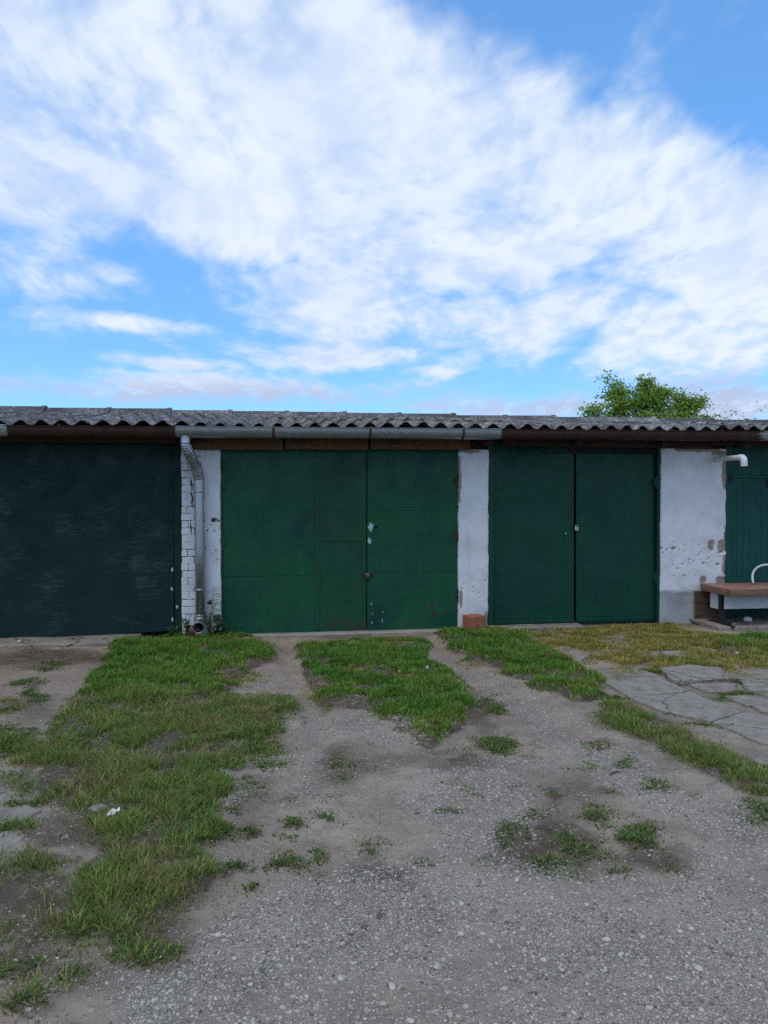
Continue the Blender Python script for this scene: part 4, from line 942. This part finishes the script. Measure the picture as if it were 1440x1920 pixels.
# ================================================================== GRAVEL
def pebbles(name, n, rst, smin, smax, label, seed, base=0.0, power=1.0):
    rg = np.random.default_rng(seed)
    ico = bmesh.new(); bmesh.ops.create_icosphere(ico, subdivisions=1, radius=1.0); ico.verts.ensure_lookup_table()
    IV = np.array([v.co[:] for v in ico.verts]); IF = np.array([[v.index for v in f.verts] for f in ico.faces]); ico.free()
    y = 1.75 + 6.2 * rg.random(n * 5) ** 1.5; x = rg.uniform(-1, 1, n * 5) * (0.56 * y + .45)
    z = gbase(y); dn = np.clip(look(rst, x, y, z) + base, 0, 1) ** power * np.clip((fbm(x * 3.2, y * 3.2 + 7, 4) - .30) / .28, .05, 1)
    k = (rg.random(len(x)) < dn) & (facade_d(x, y) > .1); x, y = x[k][:n], y[k][:n]; n = len(x)
    sz = smin * (smax / smin) ** (rg.random(n) ** 3.2)
    sc = sz[:, None] * rg.uniform(.6, 1.25, (n, 3)); sc[:, 2] *= rg.uniform(.45, .85, n)
    jit = rg.uniform(.72, 1.22, (n, 12, 1)); V = IV[None] * jit * sc[:, None, :]
    a = rg.uniform(0, 2 * np.pi, n); ca, sa = np.cos(a)[:, None], np.sin(a)[:, None]
    vx = V[:, :, 0] * ca - V[:, :, 1] * sa; vy = V[:, :, 0] * sa + V[:, :, 1] * ca
    vz = V[:, :, 2] + rg.uniform(-.3, .3, n)[:, None] * vx
    gzv = gheight(x, y)
    W_ = np.stack([vx + x[:, None], vy + y[:, None], vz + (gzv + sz * rg.uniform(-.25, .25, n))[:, None]], -1)
    Fc = (np.arange(n) * 12)[:, None, None] + IF[None]
    t = rg.random(n)[:, None]; g = .20 + .30 * t ** 1.5; c = g * np.array((1.0, .925, .82)) * rg.uniform(.93, 1.07, (n, 3))
    dk = rg.random(n) < .08; c[dk] *= .45; br = rg.random(n) < .03; c[br] = np.array((.17, .11, .085))
    me = npmesh(name, W_.reshape(-1, 3), Fc.reshape(-1, 3), np.repeat(c, 12, 0))
    return tag(link(name, me, M_peb), label, 'gravel', kind='stuff')
def m_peb():
    m, t, b, co = mat('gravel_stone', .9, .2); c = t.new('ShaderNodeAttribute', attribute_name='Col').outputs['Color']; n = t.noise(co, 120, 3, .6)
    t.l.new(t.mix(t.m('MULTIPLY', t.step(n, .4, .7), .35), c, (.12, .11, .10)), b.inputs['Base Color']); return m
M_peb = m_peb()
pebbles('gravel', 95000, R_GRAV, .0022, .0078, 'pale grey gravel spread over the yard', 5, base=.07)
pebbles('loose_pebbles', 600, R_GRAV, .007, .016, 'larger pale pebbles scattered through the gravel', 6, base=.06)
def stone(px, py, wpx, m, label, group=None, flat=.55):
    p = gp(px, py); r = wpx / F * p.y * .5
    b2 = bmesh.new(); bmesh.ops.create_icosphere(b2, subdivisions=2, radius=1.0)
    sx, sy, rz = random.uniform(.85, 1.1), random.uniform(.6, .85), random.uniform(0, 3.1)
    pl_ = [(Vector((random.gauss(0, 1), random.gauss(0, 1), random.gauss(0, 1))).normalized(), random.uniform(.62, .9)) for _ in range(9)]
    for v in b2.verts:
        for nn, dd_ in pl_:
            e = v.co.dot(nn) - dd_
            if e > 0: v.co -= nn * e
        v.co = Matrix.Rotation(rz, 3, 'Z') @ Vector((v.co.x * sx * r, v.co.y * sy * r, v.co.z * flat * r))
    me = bpy.data.meshes.new('stone'); b2.to_mesh(me); b2.free(); o = link('stone', me, m); o.location = (p.x, p.y, gz(p.x, p.y) + r * flat * .35)
    return tag(o, label, 'stone', group)
for (px, py, w_) in ((735, 1850, 20), (640, 1838, 20), (865, 1692, 16), (970, 1648, 17), (1035, 1683, 12), (290, 1880, 18), (320, 1862, 14), (440, 1800, 14), (820, 1818, 22), (1020, 1800, 16), (1165, 1790, 15), (1310, 1815, 18),
                     (998, 1887, 14), (1275, 1745, 14), (1138, 1760, 18), (1205, 1755, 14), (1315, 1895, 18), (575, 1872, 14), (665, 1805, 13), (770, 1915, 18), (470, 1850, 14), (1100, 1697, 13), (1296, 1740, 12), (1175, 1792, 13), (1030, 1645, 9), (340, 1780, 11)):
    stone(px, py, w_, M_stone, 'pale flat-sided stone standing out from the finer gravel', 'pale stones in the gravel')
stone(712, 1719, 20, M_stone_d, 'dark grey stone among pale gravel, beside the brown stone')
stone(683, 1736, 17, M_stone_r, 'reddish brown stone lying in the pale gravel')
stone(1187, 1744, 11, M_stone_d, 'small black stone in gravel on the right')
stone(1382, 1228, 12, M_stone, 'small pale stone lying in the yellowed grass')
o = stone(33, 1210, 11, M_stone, 'small pale stone on the concrete step of the left garage'); q = wpt(fs(33, .2), .2, .05); o.location = q

# ================================================================== THINGS
def rotz(o, p, rz): o.location = p; o.rotation_euler = (0, 0, rz)
# clay block
p = wpt(fs(890, .16), .165, 0); k = MB(); k.box(-.0875, .0875, -.09, .09, 0, .165, .006, .003); bl = k.done('clay_block', M_clay); rotz(bl, (p.x, p.y, gz(p.x, p.y) - .006), R(33))
tag(bl, 'orange-brown fired clay block standing at the foot of the narrow white pillar', 'block')
# broken plaster beside it
for (px, d_, w_, lb) in ((915, .05, 13, 'tall grey chunk of broken plaster leaning against the pillar behind the clay block'), (921, .13, 17, 'larger flat grey chunk of broken plaster right of the clay block'), (929, .10, 10, 'smallest grey chunk of broken plaster, nearest the right garage door')):
    o = stone(px, 1180, w_, M_concp, lb, None, .7); q = wpt(fs(px, d_), d_, 0); o.location = (q.x, q.y, gz(q.x, q.y) + .02); o.name = 'plaster_chunk'
# table
TB = empty('work_table', P0, AL); tag(TB, 'low table with brown top and black steel legs beside the plank door', 'table')
ts0, zt = fz(1312, 1095, .03); tzf = fz(1366, 1104, .62)[1]; zt = (zt + tzf) / 2; ts1 = ts0 + 1.5; th_ = .082
MB().hexa([(ts0 + .012, -.60, zt - th_), (ts1, -.60, zt - th_), (ts1, -.03, zt - th_), (ts0 + .012, -.03, zt - th_), (ts0, -.62, zt), (ts1, -.62, zt), (ts1, -.03, zt), (ts0, -.03, zt)], .008).done('tabletop', M_tabletop, TB, True)
for sx in (fs(1354.5, .36), ts1 - .25):
    bar(sx - .022, sx + .022, -.39, -.34, .09, zt - th_ - .001, 'leg', M_black, TB)
    k = MB(); k.hexa([(sx - .024, -.585, .058), (sx + .024, -.585, .058), (sx + .024, -.10, .058), (sx - .024, -.10, .058), (sx - .02, -.585, .085), (sx + .02, -.585, .085), (sx + .02, -.33, .105), (sx - .02, -.33, .105)], .003); ft = k.done('foot', M_black, TB)
    bar(sx - .022, sx + .022, -.592, -.5855, .070, .098, 'foot_cap', M_chrome, ft)
    MB().tube([(sx, -.565, .035), (sx, -.565, .045), (sx, -.565, .06)], .012, 10).done('leveller', M_black, ft)
bar(fs(1360, .42), ts1 - .02, -.43, -.412, fz(1400, 1141, .42)[1], zt - th_ - .001, 'front_panel', M_panelgrey, TB)
bar(fs(1347, .30), fs(1350.5, .30), -.30, -.16, fz(1348, 1142, .3)[1], zt - th_ - .001, 'side_bracket', M_panelgrey, TB)
# hose hoop on the table
cx0, cz0 = fs(1441, .3), zt + .012; k = MB(); rr = .175
k.tube([wpt(cx0 + rr * math.cos(a), .30 + .05 * math.sin(a * 2), cz0 + .012 + (rr * 1.15) * math.sin(a)) for a in np.linspace(math.pi, 0, 28)] + [wpt(cx0 + rr + .02 * i, .30 - .02 * i, cz0) for i in range(1, 12)], .0125, 12)
tag(k.done('hose', M_hose, None, True), 'pale grey hose bent in a hoop on the brown table', 'hose')
# small pale object under the table
q = wpt(fs(1404, .25), .25, .055); b2 = bmesh.new(); bmesh.ops.create_uvsphere(b2, u_segments=20, v_segments=12, radius=.042)
for v in b2.verts:
    v.co.x *= 1.15; v.co.z = max(v.co.z, -.018)
    if v.co.z > .025: v.co.z = .025 + (v.co.z - .025) * .5
    if v.co.y < -.02 and abs(v.co.x) < .012 and v.co.z < 0: v.co.y += .02
me = bpy.data.meshes.new('bowl'); b2.to_mesh(me); b2.free(); o = link('bowl', me, M_pvc, None, True); o.location = q + Vector((0, 0, .0185)); tag(o, 'small white rounded pot lying in the dark under the table', 'pot')

# paper litter
p = gp(212, 1541); n = 9; V = []; Fc = []
for j in range(n):
    for i in range(n):
        u_, v_ = i / (n - 1) - .5, j / (n - 1) - .5
        V.append((u_ * .095 + .02 * math.sin(v_ * 5) + random.uniform(-.004, .004), v_ * .075 * (1 - .5 * u_) + random.uniform(-.004, .004), .030 + .030 * u_ + .016 * math.sin(u_ * 9 + v_ * 6) + random.uniform(-.006, .006)))
for j in range(n - 1):
    for i in range(n - 1): Fc.append((j * n + i, j * n + i + 1, (j + 1) * n + i + 1, (j + 1) * n + i))
o = link('paper_scrap', npmesh('paper_scrap', V, Fc), m_simple('white_paper', (.75, .75, .74), (.68, .68, .67), 20, .8, .1)); o.location = (p.x, p.y, gz(p.x, p.y) + .012); o.rotation_euler = (R(18), 0, R(25)); o.scale = (.46, .46, .46)
md = o.modifiers.new('t', 'SOLIDIFY'); md.thickness = .0008
tag(o, 'crumpled white scrap of paper lying in the left grass', 'litter')

# weeds: real leaves on stems
M_wleaf = m_leaf('weed_leaf', False, (.035, .085, .020), .25); M_wleaf2 = m_leaf('grey_weed_leaf', False, (.070, .11, .060), .2); M_stem = m_simple('weed_stem', (.07, .10, .03), (.10, .09, .04), 20); M_dead = m_leaf('dead_leaf', False, (.085, .050, .028), .15)
def leaf_mesh(L, w_, droop, fold=.25):
    n = 5; V = []; Fc = []
    for i in range(n + 1):
        t = i / n; ww = w_ * math.sin(math.pi * min(1, t * .92 + .06)) ** .8; z = .35 * L * t - droop * L * t * t
        V += [(L * t, -ww, z + ww * fold), (L * t, 0, z), (L * t, ww, z + ww * fold)]
    for i in range(n):
        for j in range(2): Fc.append((i * 3 + j, i * 3 + j + 1, i * 3 + 4 + j, i * 3 + 3 + j))
    return npmesh('leaf', V, Fc, smooth=True)
LM = {}
def weed(name, base, h, nl, L, w_, droop, mleaf, label, cat='weed', stems=1, spread=.03, a0=None, az=None, lean=(0, 0), mst=None):
    root = empty(name, base); key = (L, w_, droop, mleaf.name)
    if key not in LM: LM[key] = leaf_mesh(L, w_, droop); LM[key].materials.append(mleaf)
    k = MB(); tips = []
    for s in range(stems):
        a = random.uniform(0, 6.28); e = Vector((math.cos(a) * spread * random.uniform(.3, 1) + lean[0], math.sin(a) * spread * random.uniform(.3, 1) + lean[1], h * random.uniform(.75, 1))); m_ = e * .5 + Vector((0, 0, h * .05)); pts = [Vector((0, 0, -.01)), m_, e]; tips.append(pts); k.tube(pts, [.005, .004, .002], 6)
    k.done('stem', mst or M_stem, root)
    for i in range(nl):
        pts = tips[i % stems]; t = (i + .6) / nl if stems == 1 else random.uniform(.15, 1); q = pts[0].lerp(pts[1], t * 2) if t < .5 else pts[1].lerp(pts[2], t * 2 - 1)
        o = link('leaf', LM[key], None, root); o.location = q; az_ = random.uniform(0, 6.28) if az is None else random.choice(az) + random.uniform(-.5, .5)
        sc = random.uniform(.7, 1.15) * (1.1 - .4 * t); o.rotation_euler = (0, -random.uniform(.0, .5), az_); o.scale = (sc, sc, sc)
    return tag(root, label, cat)
def wb(px, d): 
    q = wpt(fs(px, d), d, 0); return Vector((q.x, q.y, gz(q.x, q.y)))
weed('tall_weed', wb(391.5, .15), .52, 20, .15, .014, .62, M_wleaf, 'tall weed with drooping narrow leaves against brick pillar, right of the downpipe', az=(0.1, -.2, .3, 2.9), lean=(.02, 0))
weed('grassy_weed', wb(392, .16), .32, 40, .17, .008, .55, M_wleaf, 'tuft of leafy weeds growing at the foot of the downpipe', stems=7, spread=.10)
weed('leafy_weed', wb(352, .15), .24, 44, .075, .020, .4, M_wleaf, 'dark green leafy weed left of the downpipe outlet', stems=6, spread=.10)
weed('leafy_weed', wb(405, .14), .22, 40, .08, .018, .4, M_wleaf, 'dark green leafy weed at the right corner of the brick pillar', stems=6, spread=.11)
weed('dry_weed', gp(364, 1208), .20, 34, .07, .018, .9, M_dead, 'withered brown weed standing in grass below the downpipe outlet', stems=4, spread=.05, mst=M_rust)
weed('leafy_weed', wb(318, .2), .13, 34, .07, .017, .5, M_wleaf, 'low leafy weed by the right edge of the left garage door', stems=5, spread=.10)
weed('leafy_weed', gp(838, 1300), .07, 34, .075, .017, .55, M_wleaf2, 'grey-green broad-leaved weed at the edge of the middle grass strip', stems=8, spread=.12)
weed('leafy_weed', gp(275, 1300), .06, 14, .07, .018, .6, M_wleaf2, 'flat broad-leaved weed in the left lawn', stems=4, spread=.08)
# dandelion clock
p = gp(800, 1290); dn_ = empty('dandelion', (p.x, p.y, gz(p.x, p.y))); tag(dn_, 'white dandelion seed head standing in the middle grass strip', 'dandelion')
MB().tube([(0, 0, 0), (.003, 0, .05), (.004, 0, .10)], .002, 6).done('stem', M_stem, dn_)
b2 = bmesh.new()
for i in range(160):
    v = Vector((random.gauss(0, 1), random.gauss(0, 1), random.gauss(0, 1))).normalized(); c = Vector((.004, 0, .118)); o1 = v.orthogonal().normalized(); o2 = v.cross(o1)
    vs = [b2.verts.new(c + v * .013 + (o1 * math.cos(a) + o2 * math.sin(a)) * .004) for a in (0, 1.57, 3.14, 4.71)]; ce = b2.verts.new(c + v * .010)
    for j in range(4): b2.faces.new((vs[j], vs[(j + 1) % 4], ce))
me = bpy.data.meshes.new('seed_head'); b2.to_mesh(me); b2.free(); link('seed_head', me, m_simple('seed_down', (.7, .7, .68), (.6, .6, .58), 50), dn_)
# twig on the gravel
p = gp(1152, 1452); k = MB(); k.tube([(-.03, -.02, 0), (0, .004, .005), (.035, .018, .003)], [.003, .004, .0025], 7); o = k.done('twig', M_wood_d, None, True); o.location = (p.x, p.y, gz(p.x, p.y) + .006); tag(o, 'short dark twig lying on the gravel at right', 'twig')

# ================================================================== TREE behind the garages
TY = 17.0
def tp(px, py, off=0.0): v = pdir(px, py); t = (TY + off) / v.y; return Vector((v.x * t, TY + off, HC + v.z * t))
tb = tp(1215, 900); tree = empty('tree', (tb.x, TY, 0)); tag(tree, 'small light-green leafy tree rising behind the garage roof', 'tree')
org = Vector((tb.x, TY, 0)); k = MB()
k.tube([Vector((0, 0, -.1)), Vector((.03, 0, .9)), Vector((.0, .05, 1.7)), Vector((.05, 0, 2.3))], [.13, .11, .09, .06], 10)
LOBES = [(1157, 722, 22, 22, 210), (1150, 742, 24, 14, 170), (1110, 770, 24, 12, 170), (1128, 776, 26, 10, 130), (1168, 766, 34, 24, 520), (1208, 722, 16, 14, 190), (1212, 744, 34, 18, 420), (1200, 765, 36, 26, 560), (1248, 736, 34, 11, 260), (1240, 772, 44, 20, 480),
         (1282, 745, 20, 14, 170), (1290, 766, 28, 22, 380), (1313, 755, 14, 12, 60), (1318, 783, 22, 5, 60), (1175, 790, 90, 16, 500), (1250, 795, 90, 16, 500), (1200, 840, 120, 40, 900)]
lv = []
for (px, py, rx, ry, n_) in LOBES:
    c = tp(px, py) - org; sc = TY / F
    m_ = c * .5 + Vector((0, 0, .9)); k.tube([Vector((.03, 0, 1.6)), m_ * .9 + Vector((random.uniform(-.1, .1), random.uniform(-.1, .1), 0)), c], [.04, .022, .006], 6)
    for i in range(5):
        e = c + Vector((random.uniform(-1, 1) * rx * sc, random.uniform(-1, 1) * rx * sc * .7, random.uniform(-.8, 1) * ry * sc)); k.tube([lerp(m_, c, .6), lerp(c, e, .5), e], [.009, .006, .003], 5)
        for q in range(int(n_ * 2.2 / 5)):
            t = random.random() ** .7; b = lerp(c, e, t * 1.15) + Vector((random.gauss(0, rx * sc * .34), random.gauss(0, rx * sc * .34), random.gauss(0, ry * sc * .36))); lv.append(b)
k.done('trunk', m_simple('bark', (.08, .065, .05), (.12, .10, .08), 9), tree, True)
lv = np.array([v[:] for v in lv]); n = len(lv); rg = np.random.default_rng(3)
L = rg.uniform(.045, .072, n); a = rg.uniform(0, 2 * np.pi, n); e = rg.normal(-.15, .5, n); ro = rg.normal(0, .7, n)
dx_ = np.stack([np.cos(a) * np.cos(e), np.sin(a) * np.cos(e), np.sin(e)], -1); sd_ = np.stack([-np.sin(a), np.cos(a), np.zeros(n)], -1); up_ = np.cross(dx_, sd_); sdv = sd_ * np.cos(ro)[:, None] + up_ * np.sin(ro)[:, None]; nv = np.cross(dx_, sdv)
V = np.stack([lv, lv + dx_ * (L * .55)[:, None] + sdv * (L * .34)[:, None], lv + dx_ * (L * 1.25)[:, None] - nv * (L * .2)[:, None], lv + dx_ * (L * .55)[:, None] - sdv * (L * .34)[:, None]], 1)
c = np.array((.20, .33, .075)) * rg.uniform(.55, 1.45, (n, 1)); yl_ = rg.random(n) < .2; c[yl_] *= np.array((1.5, 1.15, .8))
ii = np.arange(n * 4).reshape(n, 4)
me = npmesh('crown', V.reshape(-1, 3), ii, np.repeat(c, 4, 0)); link('crown', me, m_leaf('tree_leaf', True, tr=.55), tree)
